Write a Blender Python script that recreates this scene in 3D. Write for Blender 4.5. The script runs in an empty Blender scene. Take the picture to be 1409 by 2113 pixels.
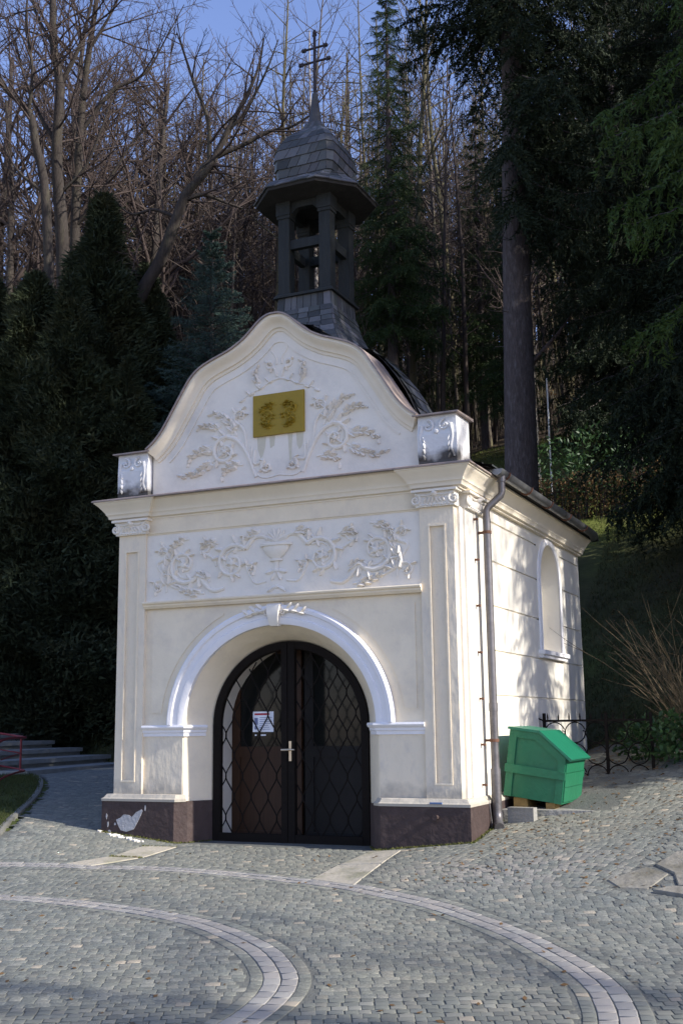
import bpy, math, random
import numpy as np
from mathutils import Vector
rnd = random.Random(7)
R = math.radians
sc = bpy.context.scene
col = sc.collection
# ---------------------------------------------------------------- camera, sky, sun, exposure
cam_d = bpy.data.cameras.new('camera')
cam = bpy.data.objects.new('camera', cam_d); col.objects.link(cam); sc.camera = cam
sc.render.resolution_x, sc.render.resolution_y = 682, 1024
YAW, PITCH, ROLL = R(-24.468), R(10.595), R(-0.725)
CAM = np.array([5.47370356, -10.36005565, 1.18262761])
FW = np.array([math.sin(YAW)*math.cos(PITCH), math.cos(YAW)*math.cos(PITCH), math.sin(PITCH)])
_r = np.cross(FW, [0, 0, 1]); _r /= np.linalg.norm(_r); _u = np.cross(_r, FW)
RT = _r*math.cos(ROLL)+_u*math.sin(ROLL); UP = -_r*math.sin(ROLL)+_u*math.cos(ROLL)
from mathutils import Matrix
M = Matrix(((RT[0], UP[0], -FW[0], CAM[0]), (RT[1], UP[1], -FW[1], CAM[1]), (RT[2], UP[2], -FW[2], CAM[2]), (0, 0, 0, 1)))
cam.matrix_world = M
cam_d.sensor_fit = 'VERTICAL'; cam_d.sensor_height = 24.0
cam_d.lens = 2353.1/2113*24.0
cam_d.clip_end = 600; cam_d.clip_start = 0.1

SUN_EL, SUN_FRONT = R(30), R(3.0)          # the sun stands to the right, a little in front of the facade plane
sdir = Vector((math.cos(SUN_EL)*math.cos(SUN_FRONT), -math.cos(SUN_EL)*math.sin(SUN_FRONT), math.sin(SUN_EL)))
world = bpy.data.worlds.new('World'); sc.world = world; world.use_nodes = True
nt = world.node_tree; nt.nodes.clear()
sky = nt.nodes.new('ShaderNodeTexSky'); sky.sky_type = 'NISHITA'; sky.sun_disc = False
sky.sun_elevation = SUN_EL; sky.sun_rotation = math.pi/2+SUN_FRONT
sky.air_density = 1.0; sky.dust_density = 0.3; sky.ozone_density = 2.5; sky.altitude = 300
tint = nt.nodes.new('ShaderNodeMix'); tint.data_type = 'RGBA'; tint.blend_type = 'MULTIPLY'
tint.inputs[0].default_value = 1.0; tint.inputs[7].default_value = (1.27, 1.115, 1.27, 1)
bgn = nt.nodes.new('ShaderNodeBackground'); bgn.inputs[1].default_value = 0.12
wo = nt.nodes.new('ShaderNodeOutputWorld')
nt.links.new(sky.outputs[0], tint.inputs[6]); nt.links.new(tint.outputs[2], bgn.inputs[0]); nt.links.new(bgn.outputs[0], wo.inputs[0])
sun_d = bpy.data.lights.new('sun', 'SUN'); sun_d.energy = 4.2; sun_d.angle = R(0.55); sun_d.color = (1.0, 0.95, 0.87)
sun = bpy.data.objects.new('sun', sun_d); col.objects.link(sun)
sun.rotation_euler = sdir.to_track_quat('Z', 'Y').to_euler(); sun.location = (20, -4, 30)
vs = sc.view_settings
vs.view_transform = 'Standard'; vs.look = 'None'; vs.gamma = 1.0; vs.use_curve_mapping = False
vs.exposure = 0.90
sc.cycles.max_bounces = 8; sc.cycles.diffuse_bounces = 4; sc.cycles.transparent_max_bounces = 6

# ---------------------------------------------------------------- materials
def srgb(h):
    v = [int(h[i:i+2], 16)/255 for i in (0, 2, 4)]
    return tuple(((c/12.92) if c <= .04045 else ((c+.055)/1.055)**2.4) for c in v)
MATS = {}
def mat(name, base, rough=.8, var=.15, scale=6., stretch=(1, 1, 1), bump=0., bscale=40., metal=0., alt=None, altscale=2., altlo=.5, althi=.7, attr=None, spec=.3, trans=0.):
    m = bpy.data.materials.new(name); m.use_nodes = True; n = m.node_tree.nodes; L = m.node_tree.links
    b = n['Principled BSDF']; b.inputs['Roughness'].default_value = rough; b.inputs['Metallic'].default_value = metal
    b.inputs['Specular IOR Level'].default_value = spec
    tc = n.new('ShaderNodeTexCoord'); mp = n.new('ShaderNodeMapping'); mp.inputs['Scale'].default_value = stretch
    L.new(tc.outputs['Object'], mp.inputs[0])
    nz = n.new('ShaderNodeTexNoise'); nz.inputs['Scale'].default_value = scale; nz.inputs['Detail'].default_value = 5; nz.inputs['Roughness'].default_value = .65
    L.new(mp.outputs[0], nz.inputs[0])
    rp = n.new('ShaderNodeMapRange'); rp.inputs[1].default_value = .25; rp.inputs[2].default_value = .75
    rp.inputs[3].default_value = 1-var; rp.inputs[4].default_value = 1+var
    L.new(nz.outputs[0], rp.inputs[0])
    src = None
    if attr:
        a = n.new('ShaderNodeAttribute'); a.attribute_name = attr; src = a.outputs['Color']
    else:
        c = n.new('ShaderNodeRGB'); c.outputs[0].default_value = (*base, 1); src = c.outputs[0]
    if alt:
        n2 = n.new('ShaderNodeTexNoise'); n2.inputs['Scale'].default_value = altscale; n2.inputs['Detail'].default_value = 6; n2.inputs['Roughness'].default_value = .7
        L.new(mp.outputs[0], n2.inputs[0])
        r2 = n.new('ShaderNodeMapRange'); r2.inputs[1].default_value = altlo; r2.inputs[2].default_value = althi
        L.new(n2.outputs[0], r2.inputs[0])
        mx = n.new('ShaderNodeMix'); mx.data_type = 'RGBA'; mx.inputs[7].default_value = (*alt, 1)
        L.new(r2.outputs[0], mx.inputs[0]); L.new(src, mx.inputs[6]); src = mx.outputs[2]
    mu = n.new('ShaderNodeMix'); mu.data_type = 'RGBA'; mu.blend_type = 'MULTIPLY'; mu.inputs[0].default_value = 1
    L.new(src, mu.inputs[6]); L.new(rp.outputs[0], mu.inputs[7]); L.new(mu.outputs[2], b.inputs['Base Color'])
    if bump:
        n3 = n.new('ShaderNodeTexNoise'); n3.inputs['Scale'].default_value = bscale; n3.inputs['Detail'].default_value = 4
        L.new(mp.outputs[0], n3.inputs[0])
        bp = n.new('ShaderNodeBump'); bp.inputs['Strength'].default_value = bump; bp.inputs['Distance'].default_value = .02
        L.new(n3.outputs[0], bp.inputs['Height']); L.new(bp.outputs[0], b.inputs['Normal'])
    if trans:
        tr = n.new('ShaderNodeBsdfTranslucent'); ms = n.new('ShaderNodeMixShader'); ms.inputs[0].default_value = trans
        L.new(mu.outputs[2], tr.inputs[0]); L.new(b.outputs[0], ms.inputs[1]); L.new(tr.outputs[0], ms.inputs[2])
        L.new(ms.outputs[0], n['Material Output'].inputs[0])
    MATS[name] = m
    return m
mat('plaster_cream', (.79, .685, .51), .9, .06, 3, bump=.35, bscale=9, alt=(.60, .52, .42), altscale=1.8, altlo=.48, althi=.82)
mat('plaster_pier', (.76, .66, .50), .9, .08, 5, stretch=(1, 1, .5), bump=.5, bscale=14, alt=(.50, .45, .38), altscale=5, altlo=.5, althi=.8)
mat('plaster_white', (.78, .72, .62), .9, .05, 4, bump=.3, bscale=12, alt=(.60, .56, .50), altscale=2.2, altlo=.5, althi=.85)
mat('plaster_side', (.76, .71, .61), .9, .04, 2, bump=.2, bscale=8)
mat('cornice_paint', (.77, .685, .54), .85, .06, 4, bump=.1)
mat('trim_white', (.77, .75, .745), .7, .05, 6, bump=.15, bscale=25)
mat('plinth_brown', (.050, .032, .028), .75, .25, 9, bump=.6, bscale=16, alt=(.11, .08, .07), altscale=7, altlo=.56, althi=.9, spec=.4)
mat('bare_plaster', (.36, .36, .365), .95, .12, 20, bump=.5, bscale=30)
mat('pedestal_plaster', (.66, .65, .63), .9, .08, 5, bump=.5, bscale=14)
mat('flashing', (.30, .24, .21), .55, .25, 7, metal=.2, alt=(.16, .15, .16), altscale=4)
mat('plaque_ochre', (.30, .205, .020), .6, .10, 9, bump=.2, bscale=30, spec=.35)
mat('slate', (.12, .125, .14), .62, .12, 14, bump=.3, bscale=25, attr='Col', spec=.3)
mat('turret_wood', (.017, .0195, .0185), .7, .3, 6, stretch=(4, 4, .6), bump=.4, bscale=20)
mat('dark_soffit', (.03, .028, .025), .9, .3, 8, bump=.3)
mat('iron', (.010, .0075, .006), .8, .3, 30, bump=.1, spec=.12)
mat('cross_iron', (.035, .028, .03), .5, .3, 20, metal=.3)
mat('zinc', (.16, .15, .15), .42, .2, 9, metal=.55, alt=(.10, .09, .085), altscale=5)
mat('gutter_zinc', (.22, .22, .22), .4, .2, 6, metal=.5, alt=(.08, .075, .07), altscale=3)
mat('lead', (.06, .06, .062), .6, .2, 9, metal=.2)
mat('rust', (.13, .062, .038), .8, .3, 40)
mat('inner_wood', (.050, .022, .010), .5, .25, 5, stretch=(8, 8, .6))
mat('inner_dark', (.012, .010, .009), .6, .3, 8)
mat('paper', (.75, .76, .80), .8, .02, 5)
mat('paper_red', (.40, .05, .06), .8, .05, 5)
mat('paper_ink', (.18, .2, .32), .8, .05, 5)
mat('brass', (.62, .50, .36), .3, .1, 20, metal=.8)
mat('green_paint', (.012, .135, .062), .45, .12, 5, bump=.25, bscale=18, alt=(.02, .12, .06), altscale=6, altlo=.58, althi=.85, spec=.45)
mat('green_lid', (.010, .145, .078), .38, .08, 5, bump=.15, bscale=9, spec=.5)
mat('raw_timber', (.26, .17, .06), .8, .2, 10)
mat('concrete', (.27, .26, .235), .92, .2, 9, bump=.5, bscale=30, alt=(.16, .16, .11), altscale=3)
mat('slab_stone', (.36, .325, .26), .9, .15, 7, bump=.4, bscale=25, alt=(.22, .21, .14), altscale=2.5)
mat('flag_stone', (.215, .20, .165), .92, .25, 9, bump=.6, bscale=20, alt=(.12, .11, .08), altscale=3)
mat('sett', (.2, .2, .2), .85, .34, 55, bump=.3, bscale=80, attr='Col', spec=.35)
mat('band_granite', (.38, .355, .32), .75, .2, 24, bump=.4, bscale=60, attr='Col', spec=.35)
mat('mortar', (.12, .122, .108), .95, .3, 20, bump=.5, bscale=60)
mat('ground', (.1, .1, .05), .95, .35, 3, bump=.8, bscale=14, attr='Col')
mat('grass', (.07, .10, .02), .85, .3, 3, attr='Col', trans=.25)
mat('red_rail', (.20, .028, .03), .5, .25, 8)
mat('kerb', (.17, .165, .14), .9, .2, 10, bump=.4)
mat('stone_steps', (.24, .245, .23), .9, .2, 5, bump=.4, bscale=20)
mat('bark_bare', (.042, .034, .029), .95, .45, 7, stretch=(3, 3, .5), bump=1., bscale=18, alt=(.065, .058, .04), altscale=1.5)
mat('bark_forest', (.095, .078, .066), .95, .35, 3, stretch=(3, 3, .4), alt=(.15, .14, .06), altscale=.7, altlo=.45, althi=.7)
mat('twig', (.060, .044, .038), .95, .2, 2)
mat('twig_forest', (.078, .060, .050), .95, .2, 2)
mat('bark_spruce', (.075, .06, .056), .95, .4, 6, stretch=(4, 4, 1), bump=1., bscale=16, alt=(.13, .115, .11), altscale=5)
mat('bark_pale', (.27, .25, .23), .9, .3, 6, stretch=(2, 2, 1), bump=.5, alt=(.10, .08, .07), altscale=5, altlo=.48, althi=.6)
mat('needle_dark', (.018, .028, .012), .8, .3, 2, alt=(.030, .042, .015), altscale=1.3, trans=.15)
mat('needle_spruce', (.035, .060, .018), .75, .3, 2, alt=(.05, .075, .02), altscale=1.2, trans=.2)
mat('needle_blue', (.045, .078, .064), .75, .3, 2, alt=(.065, .105, .09), altscale=2, trans=.15)
mat('needle_thuja', (.030, .040, .018), .9, .4, 1.5, alt=(.060, .058, .026), altscale=1.2, altlo=.5, althi=.75, trans=.15)
mat('leaf_brown', (.17, .10, .045), .85, .35, 4, trans=.3)
mat('leaf_rhodo', (.035, .075, .022), .5, .3, 4, trans=.15)
mat('moss', (.10, .12, .025), .95, .4, 12, bump=.6)
mat('stem_tan', (.12, .088, .05), .85, .25, 4)
mat('white_metal', (.72, .72, .72), .5, .05, 5)
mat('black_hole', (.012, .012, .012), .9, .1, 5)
mat('tag_blue', (.10, .16, .30), .5, .1, 5)
# dark glass of the inner doors
gm = bpy.data.materials.new('door_glass'); gm.use_nodes = True
gb = gm.node_tree.nodes['Principled BSDF']; gb.inputs['Base Color'].default_value = (.012, .013, .012, 1); gb.inputs['Roughness'].default_value = .12; gb.inputs['Specular IOR Level'].default_value = .22
MATS['door_glass'] = gm
# stained plasters: the plinth cap, the stains under the plaque and at the pedestals get their own shaped marks
def stain_mask(name, colr, fn):
    m = MATS[name]; n = m.node_tree.nodes; L = m.node_tree.links
    b = n['Principled BSDF']; src = b.inputs['Base Color'].links[0].from_socket
    mask = fn(n, L)
    mx = n.new('ShaderNodeMix'); mx.data_type = 'RGBA'; mx.inputs[7].default_value = (*colr, 1)
    L.new(mask, mx.inputs[0]); L.new(src, mx.inputs[6]); L.new(mx.outputs[2], b.inputs['Base Color'])
def band_mask(zlo, zhi, nscale, thr0, thr1, stretch=(1, 1, 1)):
    def fn(n, L):
        tc = n.new('ShaderNodeTexCoord'); sx = n.new('ShaderNodeSeparateXYZ'); L.new(tc.outputs['Object'], sx.inputs[0])
        mr = n.new('ShaderNodeMapRange'); mr.inputs[1].default_value = zhi; mr.inputs[2].default_value = zlo; L.new(sx.outputs[2], mr.inputs[0])
        mp = n.new('ShaderNodeMapping'); mp.inputs['Scale'].default_value = stretch; L.new(tc.outputs['Object'], mp.inputs[0])
        nz = n.new('ShaderNodeTexNoise'); nz.inputs['Scale'].default_value = nscale; nz.inputs['Detail'].default_value = 6; L.new(mp.outputs[0], nz.inputs[0])
        ad = n.new('ShaderNodeMath'); ad.operation = 'ADD'; L.new(mr.outputs[0], ad.inputs[0]); L.new(nz.outputs[0], ad.inputs[1])
        r2 = n.new('ShaderNodeMapRange'); r2.inputs[1].default_value = thr0; r2.inputs[2].default_value = thr1; L.new(ad.outputs[0], r2.inputs[0])
        return r2.outputs[0]
    return fn
stain_mask('pedestal_plaster', (.09, .085, .08), band_mask(3.72, 4.05, 6, 1.05, 1.35))
stain_mask('plinth_brown', (.10, .10, .05), band_mask(-.1, .12, 9, 1.05, 1.35))
stain_mask('plaster_pier', (.42, .38, .31), band_mask(.45, .85, 7, .95, 1.4))

# ---------------------------------------------------------------- mesh helpers
class MB:
    def __init__(s): s.v = []; s.f = []; s.c = []
    def add(s, vs_, fs, c=None):
        b = len(s.v); s.v.extend([tuple(map(float, p)) for p in vs_]); s.f.extend([tuple(i+b for i in f) for f in fs])
        if c is not None: s.c.extend([c]*len(fs))
    def box(s, x0, x1, y0, y1, z0, z1, c=None):
        s.add([(x0, y0, z0), (x1, y0, z0), (x1, y1, z0), (x0, y1, z0), (x0, y0, z1), (x1, y0, z1), (x1, y1, z1), (x0, y1, z1)],
              [(0, 3, 2, 1), (4, 5, 6, 7), (0, 1, 5, 4), (1, 2, 6, 5), (2, 3, 7, 6), (3, 0, 4, 7)], c)
    def prism(s, poly, z0, z1, c=None):
        n = len(poly)
        s.add([(x, y, z0) for x, y in poly]+[(x, y, z1) for x, y in poly],
              [tuple(range(n))[::-1], tuple(range(n, 2*n))]+[(i, (i+1) % n, n+(i+1) % n, n+i) for i in range(n)], c)
    def xprism(s, poly, y0, y1, c=None):            # polygon in x,z pushed along y
        n = len(poly)
        s.add([(x, y0, z) for x, z in poly]+[(x, y1, z) for x, z in poly],
              [tuple(range(n)), tuple(range(n, 2*n))[::-1]]+[((i+1) % n, i, n+i, n+(i+1) % n) for i in range(n)], c)
    def tube(s, pts, rad, n=8, cap=True, c=None):
        pts = [Vector(p) for p in pts]; m = len(pts)
        if not hasattr(rad, '__len__'): rad = [rad]*m
        ring = []; up = None
        for i in range(m):
            d = (pts[min(i+1, m-1)]-pts[max(i-1, 0)]).normalized()
            if up is None: up = d.orthogonal().normalized()
            else:
                up = up-d*up.dot(d)
                up = up.normalized() if up.length > 1e-6 else d.orthogonal().normalized()
            w = d.cross(up)
            ring += [pts[i]+(up*math.cos(2*math.pi*k/n)+w*math.sin(2*math.pi*k/n))*rad[i] for k in range(n)]
        fs = [(i*n+k, i*n+(k+1) % n, (i+1)*n+(k+1) % n, (i+1)*n+k) for i in range(m-1) for k in range(n)]
        if cap: fs += [tuple(range(n))[::-1], tuple(range((m-1)*n, m*n))]
        s.add(ring, fs, c)
    def sweep(s, path, prof, closed=False, c=None):  # path of (x,y), profile of (out,z); out = to the right of travel
        n = len(path); P = [Vector((p[0], p[1])) for p in path]; rings = []
        for i in range(n):
            if closed: a, b = P[i]-P[i-1], P[(i+1) % n]-P[i]
            else:
                a = P[i]-P[i-1] if i else P[1]-P[0]; b = P[i+1]-P[i] if i < n-1 else P[i]-P[i-1]
            a = a.normalized(); b = b.normalized()
            na = Vector((a.y, -a.x)); nb = Vector((b.y, -b.x)); nn = (na+nb)
            nn = nn/max(nn.dot(na), .15) if nn.length > 1e-6 else na
            rings += [(P[i].x+nn.x*o, P[i].y+nn.y*o, z) for o, z in prof]
        k = len(prof); fs = []
        for i in range(n if closed else n-1):
            j = (i+1) % n
            fs += [(i*k+q, j*k+q, j*k+q+1, i*k+q+1) for q in range(k-1)]
            fs.append((i*k+k-1, j*k+k-1, j*k, i*k))
        if not closed: fs += [tuple(range(k)), tuple(range((n-1)*k, n*k))[::-1]]
        s.add(rings, fs, c)
    def xsweep(s, path, prof, c=None):               # path in (x,z), profile (out normal left of travel, y)
        n = len(path); P = [Vector(p) for p in path]; rings = []
        for i in range(n):
            d = (P[min(i+1, n-1)]-P[max(i-1, 0)]).normalized(); nn = Vector((-d.y, d.x))
            rings += [(P[i].x+nn.x*o, y, P[i].y+nn.y*o) for o, y in prof]
        k = len(prof)
        fs = [(i*k+q, (i+1)*k+q, (i+1)*k+(q+1) % k, i*k+(q+1) % k) for i in range(n-1) for q in range(k)]
        fs += [tuple(range(k))[::-1], tuple(range((n-1)*k, n*k))]
        s.add(rings, fs, c)
    def ball(s, p, r, n=6, m=4, sc_=(1, 1, 1), c=None):
        vs_ = [(p[0], p[1], p[2]+r*sc_[2])]
        for i in range(1, m):
            a = math.pi*i/m
            vs_ += [(p[0]+r*sc_[0]*math.sin(a)*math.cos(2*math.pi*k/n), p[1]+r*sc_[1]*math.sin(a)*math.sin(2*math.pi*k/n), p[2]+r*sc_[2]*math.cos(a)) for k in range(n)]
        vs_.append((p[0], p[1], p[2]-r*sc_[2]))
        fs = [(0, 1+k, 1+(k+1) % n) for k in range(n)]
        for i in range(m-2): fs += [(1+i*n+k, 1+(i+1)*n+k, 1+(i+1)*n+(k+1) % n, 1+i*n+(k+1) % n) for k in range(n)]
        e = len(vs_)-1; b = 1+(m-2)*n
        fs += [(e, b+(k+1) % n, b+k) for k in range(n)]
        s.add(vs_, fs, c)
    def mesh(s, name, m, smooth=None):
        me = bpy.data.meshes.new(name); me.from_pydata(s.v, [], s.f)
        if s.c:
            at = me.color_attributes.new('Col', 'FLOAT_COLOR', 'CORNER')
            cnt = [len(f) for f in s.f]; arr = np.repeat(np.array([(*c, 1) for c in s.c], np.float32), cnt, axis=0)
            at.data.foreach_set('color', arr.ravel())
        me.materials.append(MATS[m])
        fix_normals(me)
        if smooth is not None:
            me.shade_smooth(); me.set_sharp_from_angle(angle=R(smooth))
        return me
    def obj(s, name, m, parent=None, smooth=None):
        o = bpy.data.objects.new(name, s.mesh(name, m, smooth)); col.objects.link(o)
        if parent is not None: o.parent = parent
        return o
import bmesh
def fix_normals(me):
    if len(me.polygons) > 20000: return
    bm = bmesh.new(); bm.from_mesh(me); bmesh.ops.recalc_face_normals(bm, faces=bm.faces); bm.to_mesh(me); bm.free()
def np_mesh(name, V, F, m, C=None, smooth=False):    # V (n,3), F (k,3|4) arrays
    me = bpy.data.meshes.new(name); V = np.asarray(V, np.float32); F = np.asarray(F, np.int32); k = F.shape[1]
    me.vertices.add(len(V)); me.vertices.foreach_set('co', V.ravel())
    me.loops.add(F.size); me.loops.foreach_set('vertex_index', F.ravel())
    me.polygons.add(len(F)); me.polygons.foreach_set('loop_start', np.arange(0, F.size, k, dtype=np.int32))
    me.polygons.foreach_set('loop_total', np.full(len(F), k, np.int32))
    if C is not None:
        at = me.color_attributes.new('Col', 'FLOAT_COLOR', 'POINT')
        at.data.foreach_set('color', np.hstack([C, np.ones((len(C), 1))]).astype(np.float32).ravel())
    me.materials.append(MATS[m]); me.update(calc_edges=True); me.validate()
    if smooth: me.shade_smooth()
    return me
def link(name, me, parent=None):
    o = bpy.data.objects.new(name, me); col.objects.link(o)
    if parent is not None: o.parent = parent
    return o
def tag(o, label=None, cat=None, group=None, kind=None):
    if label: o['label'] = label
    if cat: o['category'] = cat
    if group: o['group'] = group
    if kind: o['kind'] = kind
    return o
def thing(name, label, cat, loc=(0, 0, 0), rz=0, group=None):
    o = bpy.data.objects.new(name, None); col.objects.link(o); o.location = loc; o.rotation_euler = (0, 0, rz)
    return tag(o, label, cat, group)
def dup(root, loc, rz=0, s=1., label=None, group=None):
    r = root.copy(); col.objects.link(r); r.location = loc; r.rotation_euler = (0, 0, rz); r.scale = (s, s, s)
    if label: r['label'] = label
    if group: r['group'] = group
    for ch in root.children:
        c = ch.copy(); col.objects.link(c); c.parent = r
        for g in ch.children:
            d = g.copy(); col.objects.link(d); d.parent = c
    return r

# ---------------------------------------------------------------- ground
def sst(a, b, x):
    t = np.clip((x-a)/(b-a), 0, 1); return t*t*(3-2*t)
def foot(x):
    return 5.5+np.where(x < -2.4, .45*np.minimum(-2.4-x, 12), 0)-np.where(x > 3.0, 1.0*np.minimum(x-3.0, 3.5), 0)
def bank(t):
    t = np.maximum(t, 0)
    z = .72*np.maximum(0, np.minimum(t, 7.3)-.25*(1-np.exp(-t/.25)))
    z = z+.18*np.clip(t-7.3, 0, 2.2)+.50*np.clip(t-9.5, 0, 6)+.42*np.clip(t-15.5, 0, 75)+.15*np.clip(t-90.5, 0, 60)
    return z
def ground(x, y):
    x = np.asarray(x, float); y = np.asarray(y, float)
    z = np.where(y < 0, .045*(np.maximum(y, -13)+.3), .0135+.02*np.clip(y, 0, 8))
    z = z+.10*np.clip(np.abs(x)-1.05, 0, 4)*sst(-2.6, -.3, y)
    yy = np.clip(y, 0, 6)
    z = z+np.where(x > 0, .13*np.minimum(yy, 5)*sst(1.0, 2.2, x)*(1-sst(5.5, 10.5, y)), -.012*yy*sst(4, 9, -x))
    return z+bank(y-foot(x))
def G(x, y): return float(ground(x, y))
def inpoly(px, py, poly):
    px = np.asarray(px); py = np.asarray(py); r = np.zeros(px.shape, bool); n = len(poly)
    for i in range(n):
        x1, y1 = poly[i]; x2, y2 = poly[(i+1) % n]
        if y1 == y2: continue
        c = ((y1 > py) != (y2 > py)) & (px < (x2-x1)*(py-y1)/(y2-y1)+x1); r ^= c
    return r
def polydist(px, py, line):
    d = np.full(np.shape(px), 1e9)
    for (x1, y1), (x2, y2) in zip(line[:-1], line[1:]):
        dx, dy = x2-x1, y2-y1; L = dx*dx+dy*dy+1e-12
        t = np.clip(((px-x1)*dx+(py-y1)*dy)/L, 0, 1)
        d = np.minimum(d, np.hypot(px-x1-t*dx, py-y1-t*dy))
    return d
def catmull(p, m):
    p = [np.array(q, float) for q in p]; p = [2*p[0]-p[1]]+p+[2*p[-1]-p[-2]]; out = []
    for i in range(1, len(p)-2):
        for k in range(m):
            t = k/m; a, b, c, d = p[i-1:i+3]
            out.append(tuple(.5*((2*b)+(-a+c)*t+(2*a-5*b+4*c-d)*t*t+(-a+3*b-3*c+d)*t**3)))
    out.append(tuple(p[-2])); return out
KERB = catmull([(-2.75, -.85), (-3.0, -.45), (-3.5, .38), (-4.24, 1.55), (-5.0, 2.57), (-5.9, 3.6), (-6.35, 4.05), (-6.65, 4.2), (-7.0, 4.1)], 6)
GRASSP = KERB+[(-7.6, 3.7), (-14, 2), (-14, -3), (-4.2, -1.7), (-3.2, -1.25)]
OUTER = catmull([(-4.6, -2.5), (-3.4, -2.15), (-2.51, -1.89), (-1.94, -1.74), (-1.28, -1.55), (-.5, -1.44), (.23, -1.49), (1.01, -1.66), (1.54, -1.84), (2.05, -2.09), (2.54, -2.36), (2.92, -2.67), (3.3, -3.03), (3.61, -3.4), (3.86, -3.73), (4.07, -4.08), (4.19, -4.38), (4.28, -4.7), (4.36, -5.17), (4.40, -5.9), (4.38, -6.8)], 6)
INNER = catmull([(-4.0, -3.35), (-2.8, -3.14), (-1.6, -3.0), (-.92, -2.93), (-.44, -2.93), (.06, -2.99), (.57, -3.1), (1.09, -3.28), (1.52, -3.54), (1.9, -3.84), (2.17, -4.14), (2.37, -4.43), (2.48, -4.69), (2.54, -4.95), (2.57, -5.27), (2.56, -5.7), (2.45, -6.3), (2.2, -7.0)], 6)
SLABS = [[(-1.27, -.42), (-.98, -.27), (-.93, -.92), (-1.22, -1.02)], [(-1.24, -1.06), (-.95, -.97), (-1.12, -1.48), (-1.38, -1.50)],
         [(1.07, -.10), (1.42, -.22), (1.53, -.95), (1.11, -.90)], [(1.11, -.94), (1.54, -.99), (1.66, -1.84), (1.19, -1.64)]]
FLAGS = [[(3.60, -1.62), (3.84, -1.36), (4.02, -1.50), (3.92, -1.80), (3.72, -1.78)], [(4.06, -1.50), (3.90, -1.32), (4.02, -1.05), (4.5, -1.0), (4.9, -1.75), (4.12, -1.72)],
         [(4.08, -1.78), (4.6, -1.82), (4.5, -2.05), (3.97, -1.86)]]
PAD = [(1.98, .85), (3.12, .92), (3.22, 2.6), (1.98, 2.75)]
CHAP = [(-2.02, -.05), (2.02, -.05), (2.02, 5.3), (-2.02, 5.3)]
def fnoise(x, y, s, seed=0):
    x = x*s+seed*13.1; y = y*s+seed*7.7
    return (np.sin(x*1.3+1.7*np.sin(y*.9))+np.sin(y*1.7+1.3*np.sin(x*1.1))+.5*np.sin(x*3.1+y*2.3)+.5*np.sin(x*5.3-y*4.1))/6+.5
def axis(*segs):
    out = []
    for a, b, s in segs: out += list(np.arange(a, b, s))
    return np.array(out+[segs[-1][1]])
XS = axis((-160, -40, 8), (-40, -10, 1), (-10, 6, .16), (6, 20, 1), (20, 100, 8))
YS = axis((-80, -16, 8), (-16, -7, 1), (-7, 9, .16), (9, 24, .5), (24, 60, 2), (60, 160, 8))
gx, gy = np.meshgrid(XS, YS); gz = ground(gx, gy)
paved = (gy < foot(gx)-.05) & ~inpoly(gx, gy, GRASSP)
tt = gy-foot(gx)
n1 = fnoise(gx, gy, .9); n2 = fnoise(gx, gy, 3.1, 2)
cg = np.zeros(gx.shape+(3,))
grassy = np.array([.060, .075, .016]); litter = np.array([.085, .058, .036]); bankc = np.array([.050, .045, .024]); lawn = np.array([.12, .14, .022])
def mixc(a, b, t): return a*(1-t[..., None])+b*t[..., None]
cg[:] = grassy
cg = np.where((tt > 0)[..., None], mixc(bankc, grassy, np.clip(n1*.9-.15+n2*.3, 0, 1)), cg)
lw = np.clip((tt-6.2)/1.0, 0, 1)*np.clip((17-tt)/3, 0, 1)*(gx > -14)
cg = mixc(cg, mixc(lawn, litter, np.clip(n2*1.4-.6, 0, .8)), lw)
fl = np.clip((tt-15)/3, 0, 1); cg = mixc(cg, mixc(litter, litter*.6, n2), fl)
roug = (.03*(fnoise(gx, gy, 5)-.5)+.05*(fnoise(gx, gy, 2.2, 3)-.5))*np.clip(tt, 0, 1)
gzz = gz+roug-np.where(paved, .035, 0)+np.where(inpoly(gx, gy, GRASSP), .015, 0)
ny, nx = gx.shape
idx = np.arange(ny*nx).reshape(ny, nx)
quads = np.stack([idx[:-1, :-1], idx[:-1, 1:], idx[1:, 1:], idx[1:, :-1]], -1).reshape(-1, 4)
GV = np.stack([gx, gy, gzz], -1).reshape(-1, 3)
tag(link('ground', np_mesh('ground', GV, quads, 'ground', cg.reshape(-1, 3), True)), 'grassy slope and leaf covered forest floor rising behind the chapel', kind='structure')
# paved square: joint bed and setts
pv = paved & (np.abs(gx) < 40)
qp = pv[:-1, :-1] & pv[:-1, 1:] & pv[1:, 1:] & pv[1:, :-1]
PV = np.stack([gx, gy, gz-.0022], -1).reshape(-1, 3)
qsel = quads[qp.ravel()]; used, inv = np.unique(qsel, return_inverse=True)
pavement = tag(link('pavement', np_mesh('pavement', PV[used], inv.reshape(-1, 4), 'mortar')), 'grey sett paving in front of the chapel', kind='structure')

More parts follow.
